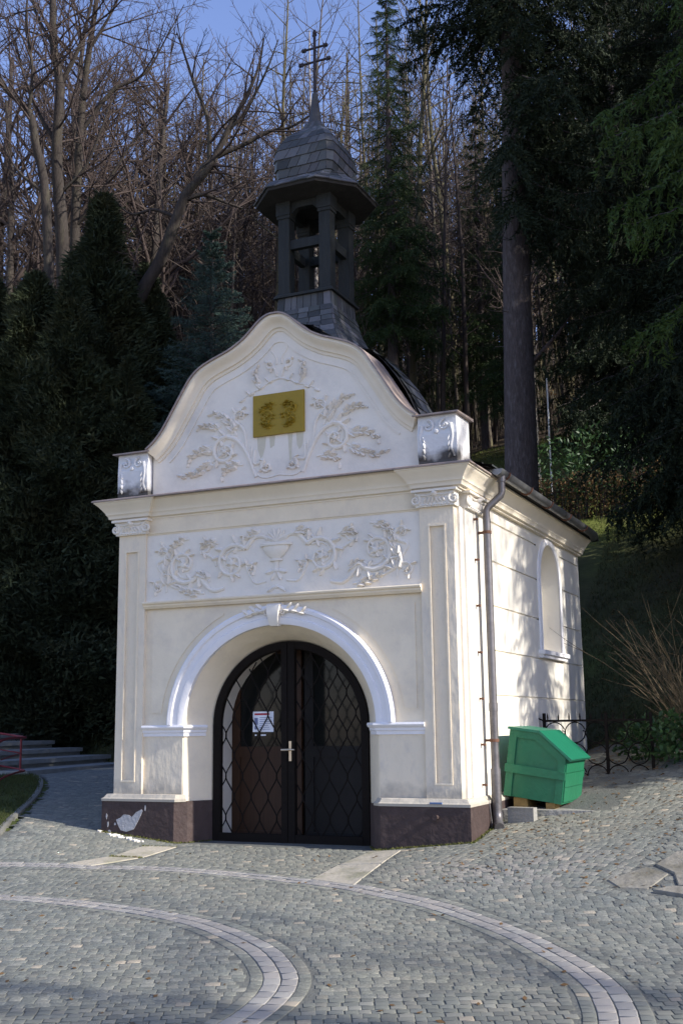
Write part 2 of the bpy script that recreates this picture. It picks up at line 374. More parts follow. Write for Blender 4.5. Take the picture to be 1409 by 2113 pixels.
def sett_geo(w, l, h=.03, b=.010):
    a, c = w/2, l/2
    v = [(-a, -c, -h), (a, -c, -h), (a, c, -h), (-a, c, -h), (-a+.001, -c+.001, -.0012), (a-.001, -c+.001, -.0012), (a-.001, c-.001, -.0012), (-a+.001, c-.001, -.0012),
         (-a+b, -c+b, 0), (a-b, -c+b, 0), (a-b, c-b, 0), (-a+b, c-b, 0)]
    f = [(0, 1, 5, 4), (1, 2, 6, 5), (2, 3, 7, 6), (3, 0, 4, 7), (4, 5, 9, 8), (5, 6, 10, 9), (6, 7, 11, 10), (7, 4, 8, 11), (8, 9, 10, 11)]
    return np.array(v), np.array(f)
SV, SF = sett_geo(1, 1, .03, .05)
def project(x, y, z):
    d = np.stack([x, y, z], -1)-CAM; dz = d@FW
    return 704.5+2353.1*(d@RT)/dz, 1056.5-2353.1*(d@UP)/dz, dz
nr = np.random.RandomState(5)
cand = []                                            # x, y, angle, w, l
ang0 = math.radians(24.5)
for j in range(-205, 125):                            # rows of the square, running across the view
    vrow = j*.0705; u = -13+nr.rand()*.1
    while u < 9:
        w = .056+.030*nr.rand(); uu = u+w/2; u += w+.0015
        x0 = uu*math.cos(ang0)-vrow*math.sin(ang0); y0 = uu*math.sin(ang0)+vrow*math.cos(ang0)
        wv = .05*math.sin(uu*1.1+.3*math.sin(vrow*2))+.03*math.sin(uu*2.7+vrow)
        cand.append((x0-wv*math.sin(ang0)+nr.normal()*.003, y0+wv*math.cos(ang0)+nr.normal()*.002, ang0+.055*math.cos(uu*1.1)+nr.normal()*.018, w, .068+nr.normal()*.0015, 0))
for j in range(-14, 98):                             # arched rows on the slope to the right
    vrow = j*.0705
    u = 0.
    while u < 5.2:
        w = .056+.030*nr.rand(); uu = u+w/2; u += w+.0015
        ph = (uu % 1.3)/1.3-.5
        y0 = -3.2+vrow+.42*math.sqrt(max(0, 1-(ph*1.7)**2))
        th = math.atan2(-.42*ph*1.7*1.7/1.3/max(.4, math.sqrt(max(.02, 1-(ph*1.7)**2))), 1)
        cand.append((1.2+uu+nr.normal()*.004, y0+nr.normal()*.004, th+nr.normal()*.03, w, .068, 1))
ca = np.array(cand)
x, y = ca[:, 0], ca[:, 1]
right_zone = (x > 1.9) & (y > -1.0-.55*(x-1.9)) | ((x > 1.45) & (y > -.45) & (x <= 1.9))
ok = (y < foot(x)-.08) & ~inpoly(x, y, GRASSP) & ~inpoly(x, y, CHAP)
ok &= np.where(ca[:, 5] == 1, right_zone, ~right_zone)
ok &= (polydist(x, y, OUTER) > .20) & (polydist(x, y, INNER) > .20) & (polydist(x, y, KERB) > .11)
for s in SLABS+FLAGS: ok &= ~(inpoly(x, y, s) | (polydist(x, y, s+[s[0]]) < .034))
ok &= ~inpoly(x, y, PAD)
z = ground(x, y); px, py, dz = project(x, y, z)
ok &= (dz > 2) & (px > -380) & (px < 1800) & (py < 2230) & (dz < 22)
ca = ca[ok]; dz = dz[ok]; px = px[ok]; py = py[ok]
# two rows of grey setts follow each pale line on both sides
extra = []
for line in (INNER, OUTER):
    P = np.array(line)
    for off in (-.134, .134):
        T_ = np.gradient(P, axis=0); T_ /= np.linalg.norm(T_, axis=1, keepdims=True); Q = P+np.stack([-T_[:, 1], T_[:, 0]], 1)*off
        S_q = np.concatenate([[0], np.cumsum(np.hypot(*np.diff(Q, axis=0).T))]); s_ = nr.rand()*.1
        while s_ < S_q[-1]-.2:
            ln = .058+.03*nr.rand(); m_ = s_+ln/2; s_ += ln+.0025
            xx, yy = np.interp(m_, S_q, Q[:, 0]), np.interp(m_, S_q, Q[:, 1]); e = .05
            extra.append((xx, yy, math.atan2(np.interp(m_+e, S_q, Q[:, 1])-np.interp(m_-e, S_q, Q[:, 1]), np.interp(m_+e, S_q, Q[:, 0])-np.interp(m_-e, S_q, Q[:, 0])), ln, .068, 2))
ex = np.array(extra); xq, yq = ex[:, 0], ex[:, 1]; ke = ~inpoly(xq, yq, GRASSP) & ~inpoly(xq, yq, CHAP)
for q_ in SLABS+FLAGS: ke &= ~(inpoly(xq, yq, q_) | (polydist(xq, yq, q_+[q_[0]]) < .045))
qx, qy, qz = project(xq, yq, ground(xq, yq)); ke &= (qz > 2) & (qx > -380) & (qx < 1800) & (qy < 2230)
ca = np.vstack([ca, ex[ke]]); dz = np.concatenate([dz, qz[ke]]); px = np.concatenate([px, qx[ke]]); py = np.concatenate([py, qy[ke]])
inview = (px > -10) & (px < 1420) & (py < 2125)
order = np.argsort(np.where(inview, dz, dz+100)); ca = ca[order]
def slope_frame(x, y, a):
    e = .05; gxs = (ground(x+e, y)-ground(x-e, y))/(2*e); gys = (ground(x, y+e)-ground(x, y-e))/(2*e)
    return gxs, gys
pal = np.array([[.150, .160, .148], [.130, .139, .130], [.176, .182, .166], [.122, .129, .122], [.19, .194, .178], [.163, .165, .150], [.142, .152, .145], [.29, .26, .215]])
pp = np.array([.22, .19, .17, .10, .06, .14, .105, .015])
def stone_block(rows, zoff, palette, prob):
    n = len(rows); x, y, a, w, l = rows[:, :5].T
    gxs, gys = slope_frame(x, y, a); z0 = ground(x, y)+zoff(n)
    ci = nr.choice(len(palette), n, p=prob); V = np.zeros((n, len(SV), 3))
    warm = fnoise(x, y, .8, 4)
    lx = SV[None, :, 0]*w[:, None]; ly = SV[None, :, 1]*l[:, None]
    c, s_ = np.cos(a)[:, None], np.sin(a)[:, None]
    dx = lx*c-ly*s_; dy = lx*s_+ly*c
    tx = nr.normal(0, .004, (n, 1)); ty = nr.normal(0, .004, (n, 1))
    V[..., 0] = x[:, None]+dx; V[..., 1] = y[:, None]+dy
    V[..., 2] = z0[:, None]+SV[None, :, 2]+dx*(gxs[:, None]+tx)+dy*(gys[:, None]+ty)
    F = SF[None]+(np.arange(n)*len(SV))[:, None, None]
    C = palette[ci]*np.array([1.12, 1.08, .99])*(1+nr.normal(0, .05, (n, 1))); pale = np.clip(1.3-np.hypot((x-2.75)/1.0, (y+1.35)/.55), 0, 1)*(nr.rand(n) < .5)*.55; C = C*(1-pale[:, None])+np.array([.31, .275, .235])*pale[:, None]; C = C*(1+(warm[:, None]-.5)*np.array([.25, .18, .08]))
    return V, F, C
zo = lambda n: .001+nr.normal(0, .0005, n)
rest = ca[300:]
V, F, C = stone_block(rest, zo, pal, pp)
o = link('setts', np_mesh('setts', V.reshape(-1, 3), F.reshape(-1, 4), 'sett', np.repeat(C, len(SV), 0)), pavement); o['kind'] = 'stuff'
sett_me = []
for c_ in pal:
    for k in range(2):
        sett_me.append(np_mesh('sett', SV*np.array([1, 1, 1.]), SF, 'sett', np.repeat([c_*np.array([1.12, 1.08, .99])*(1+nr.normal(0, .06))], len(SV), 0)))
def place_stone(name, me, row, zoff, parent):
    xx, yy, a, w, l = row[:5]; gxs, gys = slope_frame(xx, yy, a)
    o = link(name, me, parent); o.scale = (w, l, 1)
    nv = Vector((-float(gxs)+nr.normal()*.004, -float(gys)+nr.normal()*.004, 1)).normalized()
    q = nv.to_track_quat('Z', 'Y').to_matrix(); xa = Vector((math.cos(a), math.sin(a), 0)); xa = (xa-nv*xa.dot(nv)).normalized(); ya = nv.cross(xa)
    o.rotation_euler = Matrix((xa, ya, nv)).transposed().to_euler(); o.location = (xx, yy, G(xx, yy)+zoff)
    return o
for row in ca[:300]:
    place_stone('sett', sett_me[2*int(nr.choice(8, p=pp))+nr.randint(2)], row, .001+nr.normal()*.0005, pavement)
# the two pale lines of larger setts, two rows each
bpal = [np.array(c_) for c_ in [(.30, .285, .26), (.27, .255, .235), (.325, .31, .28), (.29, .27, .245), (.26, .25, .235), (.32, .295, .265)]]
band_me = [np_mesh('border_sett', SV, SF, 'band_granite', np.repeat([c_], len(SV), 0)) for c_ in bpal]
for line in (INNER, OUTER):
    P = np.array(line); seg = np.hypot(*np.diff(P, axis=0).T); S = np.concatenate([[0], np.cumsum(seg)])
    for off in (-.049, .049):
        s_ = nr.rand()*.1
        while s_ < S[-1]:
            ln = .098+.045*nr.rand(); m_ = s_+ln/2; s_ += ln+.004
            xx = np.interp(m_, S, P[:, 0]); yy = np.interp(m_, S, P[:, 1])
            e = .05; tx_ = np.interp(m_+e, S, P[:, 0])-np.interp(m_-e, S, P[:, 0]); ty_ = np.interp(m_+e, S, P[:, 1])-np.interp(m_-e, S, P[:, 1])
            a = math.atan2(ty_, tx_); xx += -math.sin(a)*off; yy += math.cos(a)*off
            qx, qy, qz = project(np.array([xx]), np.array([yy]), np.array([G(xx, yy)]))
            if -250 < qx[0] < 1600 and qy[0] < 2230:
                place_stone('border_sett', band_me[nr.randint(6)], (xx, yy, a+nr.normal()*.02, ln, .093+nr.normal()*.002), .0015+nr.normal()*.001, pavement)
# sandstone slabs either side of the gate, broken flags by the right edge
def slab(name, poly, m, th, top, parent):
    c0 = np.mean(poly, 0); mb = MB(); n = len(poly)
    P3 = lambda q, k, dz_: (c0[0]+(q[0]-c0[0])*k, c0[1]+(q[1]-c0[1])*k, G(*q)+dz_)
    mb.add([P3(q, 1, -th) for q in poly]+[P3(q, 1, top-.008) for q in poly]+[P3(q, .975, top) for q in poly],
           [(i, (i+1) % n, n+(i+1) % n, n+i) for i in range(n)]+[(n+i, n+(i+1) % n, 2*n+(i+1) % n, 2*n+i) for i in range(n)]+[tuple(range(2*n, 3*n))])
    return mb.obj(name, m, parent)
for s_ in SLABS: slab('stone_slab', s_, 'slab_stone', .05, .006, pavement)
for i, s_ in enumerate(FLAGS): slab('flagstone', s_, 'flag_stone', .06, .006+.009*i, pavement)
mb = MB(); mb.prism(PAD, .1, .345); mb.obj('concrete_pad', 'concrete', pavement)
# kerb of the grass corner
for i in range(0, len(KERB)-6, 6):
    p = KERB[i:i+7]; mb = MB()
    mb.sweep([tuple(q) for q in p], [(-.035, -.1), (-.035, .022), (.0, .028), (.03, .02), (.035, -.1)])
    mb.v = [(a, b, c_+G(a, b)) for a, b, c_ in mb.v]
    tag(mb.obj('kerb_stone', 'kerb', pavement))

# ---------------------------------------------------------------- the chapel
chapel = thing('chapel', 'small white and cream baroque chapel with slate bell turret and double barred cross', 'chapel')
W = 1.95
AH, AHT, AZ = 1.105, 1.02, 1.2          # arch: half width, rise, springing
DH, DHT = .895, .855                    # gate opening
YW = .04                                # plane of the wall between the pilasters
def arch_pts(h, rise, z, n, x0=0.):
    return [(x0+h*math.cos(math.pi-math.pi*i/n), z+rise*math.sin(math.pi*i/n)) for i in range(n+1)]
# front wall with the arched opening
N = 40
ip = [(-AH, -.3)]+arch_pts(AH, AHT, AZ, N)+[(AH, -.3)]
def to_rect(x, z, hx, z1, cz=1.2):
    if z <= cz: return (math.copysign(hx, x), z)
    k = min(hx/abs(x) if abs(x) > 1e-6 else 1e9, (z1-cz)/(z-cz)); return (x*k, cz+(z-cz)*k)
op = [to_rect(x, z, 1.61, 3.42) for x, z in ip]
for tgt in (-1.61, 1.61):               # put a vertex on the corner
    i = min(range(len(op)), key=lambda q: (op[q][0]-tgt)**2+(op[q][1]-3.42)**2); op[i] = (tgt, 3.42)
mb = MB(); n = len(ip)
mb.add([(x, YW, z) for x, z in ip]+[(x, YW, z) for x, z in op], [(i, i+1, n+i+1, n+i) for i in range(n-1)])
front = mb.obj('front_wall', 'plaster_cream', chapel)
# splayed reveal down to the gate, cream above and brown at the foot
dp = [(-DH, -.3)]+arch_pts(DH, DHT, AZ, N)+[(DH, -.3)]
mb = MB(); mb.add([(x, YW, z) for x, z in ip]+[(x, .31, z) for x, z in dp]+[(x, .34, z) for x, z in dp], [(i, i+1, n+i+1, n+i) for i in range(n-1)]+[(n+i, n+i+1, 2*n+i+1, 2*n+i) for i in range(n-1)])
mb.obj('arch_reveal', 'plaster_cream', chapel, 40)
# raised borders of the spandrel panels either side of the arch
for sx in (-1, 1):
    mb = MB(); o_, i_ = arch_pts(1.395, 1.275, AZ, 60), None
    arc = [(x*1, z) for x, z in o_ if sx*x > .28 and z > 1.33]
    arc = sorted(arc, key=lambda p: -p[1])
    pl = [(sx*abs(x), z) for x, z in arc]
    hi = 2.36
    pl = [p for p in pl if p[1] < hi]
    poly = [(pl[0][0], pl[0][1]), *pl[1:], (sx*1.515, pl[-1][1]), (sx*1.515, hi), (pl[0][0], hi)]
    pts2 = poly[:-1]+[poly[-1]]
    # a shallow raised plate
    mb.xprism(poly, YW-.009, YW+.02); mb.obj('spandrel_panel', 'plaster_cream', chapel)
# archivolt, imposts, keystone
ap = arch_pts(AH, AHT, AZ, 48)
mb = MB(); mb.xsweep(ap, [(-.012, YW+.02), (-.012, YW-.035), (.03, YW-.05), (.055, YW-.05), (.065, YW-.038), (.12, YW-.045), (.13, YW-.065), (.165, YW-.07), (.185, YW-.055), (.185, YW+.02)])
mb.obj('archivolt', 'trim_white', chapel, 35)
for sx in (-1, 1):
    path = [(sx*1.60, YW), (sx*1.105, YW), (sx*.965, .235)]
    if sx > 0: path = path[::-1]
    mb = MB(); mb.sweep(path, [(-.02, 1.09), (.02, 1.09), (.022, 1.125), (.035, 1.13), (.038, 1.155), (.055, 1.165), (.065, 1.185), (.058, 1.205), (-.02, 1.208)][::1])
    mb.obj('impost', 'trim_white', chapel, 35)
mb = MB()
prof = [(YW+.02, 2.19), (YW-.07, 2.19), (YW-.10, 2.25), (YW-.115, 2.33), (YW-.10, 2.40), (YW-.05, 2.425), (YW+.02, 2.425)]
kv = [(-.045-.035*(z-2.19)/.23, y, z) for y, z in prof]+[(.045+.035*(z-2.19)/.23, y, z) for y, z in prof]; k = len(prof)
mb.add(kv, [(i, i+1, k+i+1, k+i) for i in range(k-1)]+[tuple(range(k))[::-1], tuple(range(k, 2*k))])
key = mb.obj('keystone', 'plaster_white', chapel, 40)
# plinth: brown foot, cream weathering above
def foot_poly(sx):
    p = [(sx*2.05, 5.22), (sx*2.05, -.065), (sx*1.15, -.065), (sx*1.045, .03), (sx*.872, .335), (sx*1.3, .335), (sx*1.3, 5.22)]
    return p if sx < 0 else p[::-1]
for sx in (-1, 1):
    mb = MB(); mb.prism(foot_poly(sx), -.4, .43); mb.obj('plinth', 'plinth_brown', chapel)
    path = [(sx*2.0, 5.22), (sx*2.0, -.02), (sx*1.16, -.02), (sx*1.09, .05)]
    if sx > 0: path = path[::-1]
    mb = MB(); mb.sweep(path, [(-.05, .425), (.052, .425), (.055, .45), (.035, .462), (.012, .495), (-.05, .497)][::1])
    mb.obj('plinth_moulding', 'plaster_pier', chapel)
    # lower piers between plinth and impost
    mb = MB(); px_ = [(sx*1.60, YW-.008), (sx*1.118, YW-.008), (sx*1.098, YW+.02), (sx*1.60, YW+.02)]
    mb.prism(px_, .49, 1.092); mb.obj('arch_pier', 'plaster_pier', chapel)
# pilasters with sunk panels
for sx in (-1, 1):
    a, b = (-W, -1.60) if sx < 0 else (1.60, W)
    mb = MB(); fx = .085
    mb.box(a, a+fx, 0, .12, .47, 3.28); mb.box(b-fx, b, 0, .12, .47, 3.28)
    mb.box(a+fx, b-fx, 0, .12, .47, .62); mb.box(a+fx, b-fx, 0, .12, 3.10, 3.28)
    pil = mb.obj('pilaster', 'plaster_pier', chapel)
    mb = MB(); mb.box(a+fx-.01, b-fx+.01, .022, .10, .61, 3.11); mb.obj('sunk_panel', 'plaster_pier', pil)
    mb = MB()                                        # thin bead round the panel
    for q in ((a+fx, a+fx+.016), (b-fx-.016, b-fx)): mb.box(q[0], q[1], -.006, .03, .62, 3.10)
    mb.box(a+fx+.016, b-fx-.016, -.006, .03, .62, .636); mb.box(a+fx+.016, b-fx-.016, -.006, .03, 3.084, 3.10)
    mb.obj('bead', 'plaster_cream', pil)
# side walls: grooved courses; the right one has a blind arched window
GRO = [1.467, 1.93, 2.40, 2.875]
def groove_profile(z0, z1):
    p = [(0, z0)]
    for g in GRO+[3.30]:
        if z0 < g-.02 and g+.02 < z1: p += [(0, g-.011), (-.02, g-.005), (-.02, g+.005), (0, g+.011)]
    return p+[(0, z1)]
def wall_strip(mb, xs, y0, y1, z0, z1, sx):
    p = groove_profile(z0, z1); k = len(p)
    mb.add([(xs+sx*o, y0, z) for o, z in p]+[(xs+sx*o, y1, z) for o, z in p], [(i, i+1, k+i+1, k+i) for i in range(k-1)])
XW = 1.95
wy0, wy1 = 3.03, 4.17; wc, wh = 3.60, .47
mb = MB()
wall_strip(mb, XW, .30, wy0, .3, 3.60, 1); wall_strip(mb, XW, wy1, 5.2, .3, 3.60, 1); wall_strip(mb, XW, wy0, wy1, .3, 1.96, 1)
wip = [(wc-wh, 2.02)]+[(wc+wh*math.cos(math.pi-math.pi*i/20), 2.90+wh*math.sin(math.pi*i/20)) for i in range(21)]+[(wc+wh, 2.02)]
wop = []
for yy, zz in wip:
    if zz <= 2.9: wop.append((wy0 if yy < wc else wy1, zz))
    else:
        kx = (wy1-wc)/abs(yy-wc) if abs(yy-wc) > 1e-6 else 1e9; kz = .70/(zz-2.9) if zz > 2.9 else 1e9; kk = min(kx, kz)
        wop.append((wc+(yy-wc)*kk, 2.9+(zz-2.9)*kk))
for tgt in (wy0, wy1):
    i = min(range(len(wop)), key=lambda q: (wop[q][0]-tgt)**2+(wop[q][1]-3.6)**2); wop[i] = (tgt, 3.6)
nn = len(wip)
mb.add([(XW, a, b) for a, b in wip]+[(XW, a, b) for a, b in wop], [(i, i+1, nn+i+1, nn+i) for i in range(nn-1)])
mb.box(XW-.02, XW, wy0, wc-wh, 1.96, 2.02); mb.box(XW-.02, XW, wc+wh, wy1, 1.96, 2.02); mb.box(XW-.02, XW, wc-wh, wc+wh, 1.96, 2.02)
mb.obj('side_wall', 'plaster_side', chapel)
mb = MB(); mb.add([(XW+.005, a, b) for a, b in wip]+[(XW-.26, a, b) for a, b in wip], [(i, i+1, nn+i+1, nn+i) for i in range(nn-1)])
mb.add([(XW-.26, a, b) for a, b in wip], [tuple(range(nn))]); mb.add([(XW+.005, wip[0][0], 2.02), (XW-.26, wip[0][0], 2.02), (XW-.26, wip[-1][0], 2.02), (XW+.005, wip[-1][0], 2.02)], [(0, 1, 2, 3)])
win = mb.obj('blind_window', 'plaster_side', chapel, 40)
mb = MB(); k = 7
fp = [(0, .0), (.022, .0), (.03, .03), (.022, .045), (.022, .085), (.0, .09)]
ring = []
for i, (yy, zz) in enumerate(wip):
    d = Vector((yy-wc, zz-2.9)) if zz >= 2.9 else Vector((yy-wc, 0)); d.normalize()
    ring += [(XW+o, yy+d.x*e, zz+d.y*e) for o, e in fp]
k = len(fp); mb.add(ring, [(i*k+q, (i+1)*k+q, (i+1)*k+(q+1) % k, i*k+(q+1) % k) for i in range(nn-1) for q in range(k)])
mb.obj('window_frame', 'trim_white', win, 40)
mb = MB(); mb.box(XW-.2, XW+.075, 2.98, 4.22, 1.985, 2.035); mb.box(XW, XW+.05, 3.0, 4.2, 1.945, 1.985); mb.obj('sill', 'trim_white', win)
mb = MB(); wall_strip(mb, -XW, .30, 5.2, .3, 3.60, -1); mb.obj('side_wall', 'plaster_side', chapel)
mb = MB(); mb.box(-XW, XW, 5.2, 5.26, -.2, 3.60); mb.obj('back_wall', 'plaster_side', chapel)
# corner piers on the sides
for sx in (-1, 1):
    mb = MB()
    a, b = sorted((sx*1.80, sx*1.975)); mb.box(a, b, .105, .20, .47, 3.28)
    a, b = sorted((sx*1.80, sx*2.0)); mb.box(a, b, .20, .84, .47, 3.28)
    mb.obj('side_pilaster', 'plaster_side', chapel)
# entablature round front and sides, breaking forward over the pilasters
def ent_path(o=0.):
    return [(-2.0, 5.24), (-2.0, .86), (-2.03, .86), (-2.03, -.03), (-1.56, -.03), (-1.56, .02), (1.56, .02), (1.56, -.03), (2.03, -.03), (2.03, .86), (2.0, .86), (2.0, 5.24)]
mb = MB(); pth = [(-1.60, .03), (1.60, .03)]
mb.sweep(pth, [(-.02, 3.255), (.008, 3.255), (.012, 3.268), (.022, 3.272), (.022, 3.285), (.0, 3.29), (-.02, 3.29)]); mb.obj('architrave', 'plaster_cream', chapel)
mb = MB(); mb.sweep(ent_path(), [(-.25, 3.44), (.0, 3.44), (.0, 3.455), (.03, 3.465), (.034, 3.49), (.045, 3.505), (.052, 3.51), (.055, 3.525), (.068, 3.545), (.088, 3.57), (.112, 3.60), (.136, 3.622), (.14, 3.63), (.15, 3.63), (.15, 3.655), (-.25, 3.66)])
mb.obj('cornice', 'cornice_paint', chapel, 30)
mb = MB(); mb.sweep([(-2.03, 1.2), (-2.03, -.03), (2.03, -.03), (2.03, 1.0)], [(-.30, 3.735), (-.05, 3.70), (.155, 3.668), (.168, 3.66), (.168, 3.645), (.162, 3.645), (.153, 3.657), (-.30, 3.664)])
mb.obj('cornice_flashing', 'flashing', chapel)
mb = MB(); mb.box(-1.6, 1.6, .03, .12, 3.285, 3.45); mb.box(-1.99, -1.6, -.005, .12, 3.43, 3.45); mb.box(1.6, 1.99, -.005, .12, 3.43, 3.45); mb.obj('frieze_band', 'plaster_cream', chapel)
# ---- stucco ornament helpers: everything in the plane (u, w), raised by h towards the viewer
class Relief(MB):
    def __init__(s, fn): super().__init__(); s.fn = fn
    def put(s, pts, fs): s.add([s.fn(*p) for p in pts], fs)
    def strand(s, pts, r0, r1=None, hf=.8, rr=None):
        m = len(pts); r1 = r0 if r1 is None else r1; out = []
        for i in range(m):
            a = pts[max(i-1, 0)]; b = pts[min(i+1, m-1)]; d = Vector((b[0]-a[0], b[1]-a[1])); d = d.normalized() if d.length > 1e-9 else Vector((1, 0))
            r = rr[i] if rr else r0+(r1-r0)*i/(m-1)
            for k in range(5):
                t = math.pi*k/4; out.append((pts[i][0]-d.y*r*math.cos(t), pts[i][1]+d.x*r*math.cos(t), r*hf*math.sin(t)*1.15-.002))
        s.put(out, [(i*5+k, (i+1)*5+k, (i+1)*5+k+1, i*5+k+1) for i in range(m-1) for k in range(4)]+[tuple(range(5)), tuple(range((m-1)*5, m*5))])
    def leaf(s, u, w, ang, ln, wd, h=.02, curl=.3):
        ca_, sa = math.cos(ang), math.sin(ang)
        def q(a, b, hh): return (u+a*ca_-b*sa, w+a*sa+b*ca_, hh)
        c_ = curl*ln*.35
        p = [q(0, 0, .0), q(ln*.3, wd*.5, .0), q(ln*.3, -wd*.5, .0), q(ln*.75, wd*.42+c_*.6, .0), q(ln*.75, -wd*.42+c_*.6, .0), q(ln, c_, .3*h), q(ln*.3, 0, h*.7), q(ln*.7, c_*.5, h), q(ln*.93, c_*.9, h*.9)]
        s.put(p, [(0, 2, 6), (0, 6, 1), (1, 6, 7, 3), (2, 4, 7, 6), (3, 7, 8), (4, 8, 7), (3, 8, 5), (4, 5, 8)])
    def dome(s, u, w, r, h=.02):
        p = [(u+r*math.cos(k*math.pi/4), w+r*math.sin(k*math.pi/4), -.002) for k in range(8)]+[(u+.7*r*math.cos(k*math.pi/4), w+.7*r*math.sin(k*math.pi/4), h*.75) for k in range(8)]+[(u, w, h)]
        s.put(p, [(k, (k+1) % 8, 8+(k+1) % 8, 8+k) for k in range(8)]+[(8+k, 8+(k+1) % 8, 16) for k in range(8)])
    def volute(s, u, w, r, a0, turns, dr=1, r0=.018, r1=.009, hf=.9, eye=True, nst=None):
        m = nst or int(12*turns)+4; pts = []
        for i in range(m):
            t = i/(m-1); a = a0+dr*2*math.pi*turns*t; rr_ = r*(1-.88*t**.85); pts.append((u+rr_*math.cos(a), w+rr_*math.sin(a)))
        s.strand(pts, r0, r1, hf)
        if eye: s.dome(u, w, r*.17, r0*1.2)
        return pts
def scroll(fn, u, w, r, a0, turns, dr, m='plaster_white', parent=None, leaves=6, th=.017, name='scroll', stem=None, lv=.09):
    th = th*1.7; lv = lv*1.2
    rl = Relief(fn); pts = rl.volute(u, w, r, a0, turns, dr, th, th*.5); rl.volute(u, w, r*.80, a0+.15*dr, turns*.55, dr, th*.5, th*.25, eye=False)
    if stem: rl.strand(catmull(stem+[pts[0]], 5), th*.7, th)
    L = len(pts)
    for i in range(leaves):
        k = int(L*.62*i/max(1, leaves)); p = pts[k]; q = pts[min(k+1, L-1)]
        t = math.atan2(q[1]-p[1], q[0]-p[0]); s_ = 1-.5*i/leaves
        rl.leaf(p[0], p[1], t-dr*.75, lv*s_, lv*.5*s_, .034, -dr*.7)
        if i % 2: rl.leaf(p[0], p[1], t+dr*.8, lv*.75*s_, lv*.42*s_, .030, dr*.7)
    for a in range(5): rl.leaf(u, w, a*1.257+a0, r*.36, r*.2, .026, .3)
    return rl.obj(name, m, parent, 26)
def spray(fn, u, w, ang, ln, n, m='plaster_white', parent=None, bend=.5, name='leaf_spray', lv=.08, th=.010):
    th = th*1.4; lv = lv*1.15; rl = Relief(fn); pts = []; a = ang; x_, z_ = u, w
    for i in range(9):
        pts.append((x_, z_)); x_ += math.cos(a)*ln/8; z_ += math.sin(a)*ln/8; a += 1.9*bend/8*(.4+1.5*i/8)
    rl.strand(pts, th, th*.4)
    for i in range(n):
        k = 1+int(7*i/n); p = pts[k]; q = pts[min(k+1, 8)]; t = math.atan2(q[1]-p[1], q[0]-p[0]); s_ = 1-.45*i/n
        sd = 1 if i % 2 else -1
        rl.leaf(p[0], p[1], t+sd*.75, lv*1.05*s_, lv*.72*s_, .036, sd*-.9); rl.leaf(p[0], p[1], t+sd*.25, lv*.8*s_, lv*.4*s_, .028, sd*-.6)
    rl.leaf(pts[-1][0], pts[-1][1], a, lv*.7, lv*.4, .028, .3)
    return rl.obj(name, m, parent, 26)
# frieze panel above the arch
YP = .028
mb = MB(); mb.box(-1.6, 1.6, YP, .1, 2.515, 3.262); panel = mb.obj('frieze_panel', 'plaster_white', chapel)
mb = MB(); mb.sweep([(-1.605, .0), (1.605, .0)], [(-.06, 2.40), (.0, 2.445), (.012, 2.46), (.022, 2.47), (.024, 2.485), (.045, 2.497), (.050, 2.51), (.044, 2.522), (-.06, 2.53)][1:])
mb.obj('panel_ledge', 'plaster_cream', chapel, 30)
ff = lambda u, w, h: (u, YP-h*1.25, w)
for sx in (-1, 1):
    S = 1 if sx > 0 else -1
    A = lambda a: a if sx > 0 else math.pi-a
    X = lambda v: sx*v
    st = lambda p: [(sx*a, b) for a, b in p]
    scroll(ff, X(.52), 2.88, .215, A(2.4), 1.45, -sx, parent=panel, leaves=8, stem=st([(.10, 3.10), (.16, 3.14), (.26, 3.13)]), lv=.12)
    scroll(ff, X(1.12), 2.90, .225, A(-2.6), 1.4, sx, parent=panel, leaves=8, stem=st([(.62, 2.62), (.74, 2.60), (.84, 2.66)]), lv=.12)
    scroll(ff, X(.86), 3.10, .085, A(-1.2), 1.2, -sx, parent=panel, leaves=3, th=.011, stem=st([(.72, 2.86), (.76, 2.95)]), lv=.07)
    scroll(ff, X(1.40), 3.06, .085, A(-2.0), 1.3, -sx, parent=panel, leaves=4, th=.012, stem=st([(1.33, 2.75), (1.46, 2.92)]), lv=.08)
    scroll(ff, X(1.44), 2.68, .085, A(2.4), 1.2, -sx, parent=panel, leaves=3, th=.012, stem=st([(1.05, 2.62), (1.22, 2.66)]), lv=.08)
    scroll(ff, X(.30), 2.80, .07, A(.6), 1.2, sx, parent=panel, leaves=3, th=.010, stem=st([(.12, 2.66), (.26, 2.66)]), lv=.06)
    spray(ff, X(.80), 2.70, A(.9), .22, 6, parent=panel, bend=-sx*.8)
    spray(ff, X(1.34), 2.62, A(1.5), .55, 10, parent=panel, bend=sx*.5, lv=.10)
    spray(ff, X(.86), 2.58, A(.05), .34, 7, parent=panel, bend=sx*.3, lv=.08)
    spray(ff, X(.70), 3.10, A(.35), .25, 6, parent=panel, bend=-sx*.9, lv=.07)
    spray(ff, X(.16), 3.16, A(.15), .26, 5, parent=panel, bend=-sx*.5, lv=.09)
    spray(ff, X(1.06), 3.18, A(-.1), .3, 6, parent=panel, bend=-sx*.6, lv=.07)
rl = Relief(ff)
def plate(poly, h): rl.put([(a, b, -.002) for a, b in poly]+[(a, b, h) for a, b in poly], [tuple(range(len(poly), 2*len(poly)))]+[(i, (i+1) % len(poly), len(poly)+(i+1) % len(poly), len(poly)+i) for i in range(len(poly))])
vz = [(2.755, .05), (2.775, .055), (2.785, .03), (2.83, .022), (2.862, .03), (2.868, .075), (2.885, .078), (2.892, .05), (2.93, .10), (2.97, .135), (3.01, .155), (3.022, .150), (3.026, .185), (3.048, .19), (3.058, .17)]
vv = [(u_*math.cos(math.pi*q/8), z_, .004+u_*.30*math.sin(math.pi*q/8)) for z_, u_ in vz for q in range(9)]
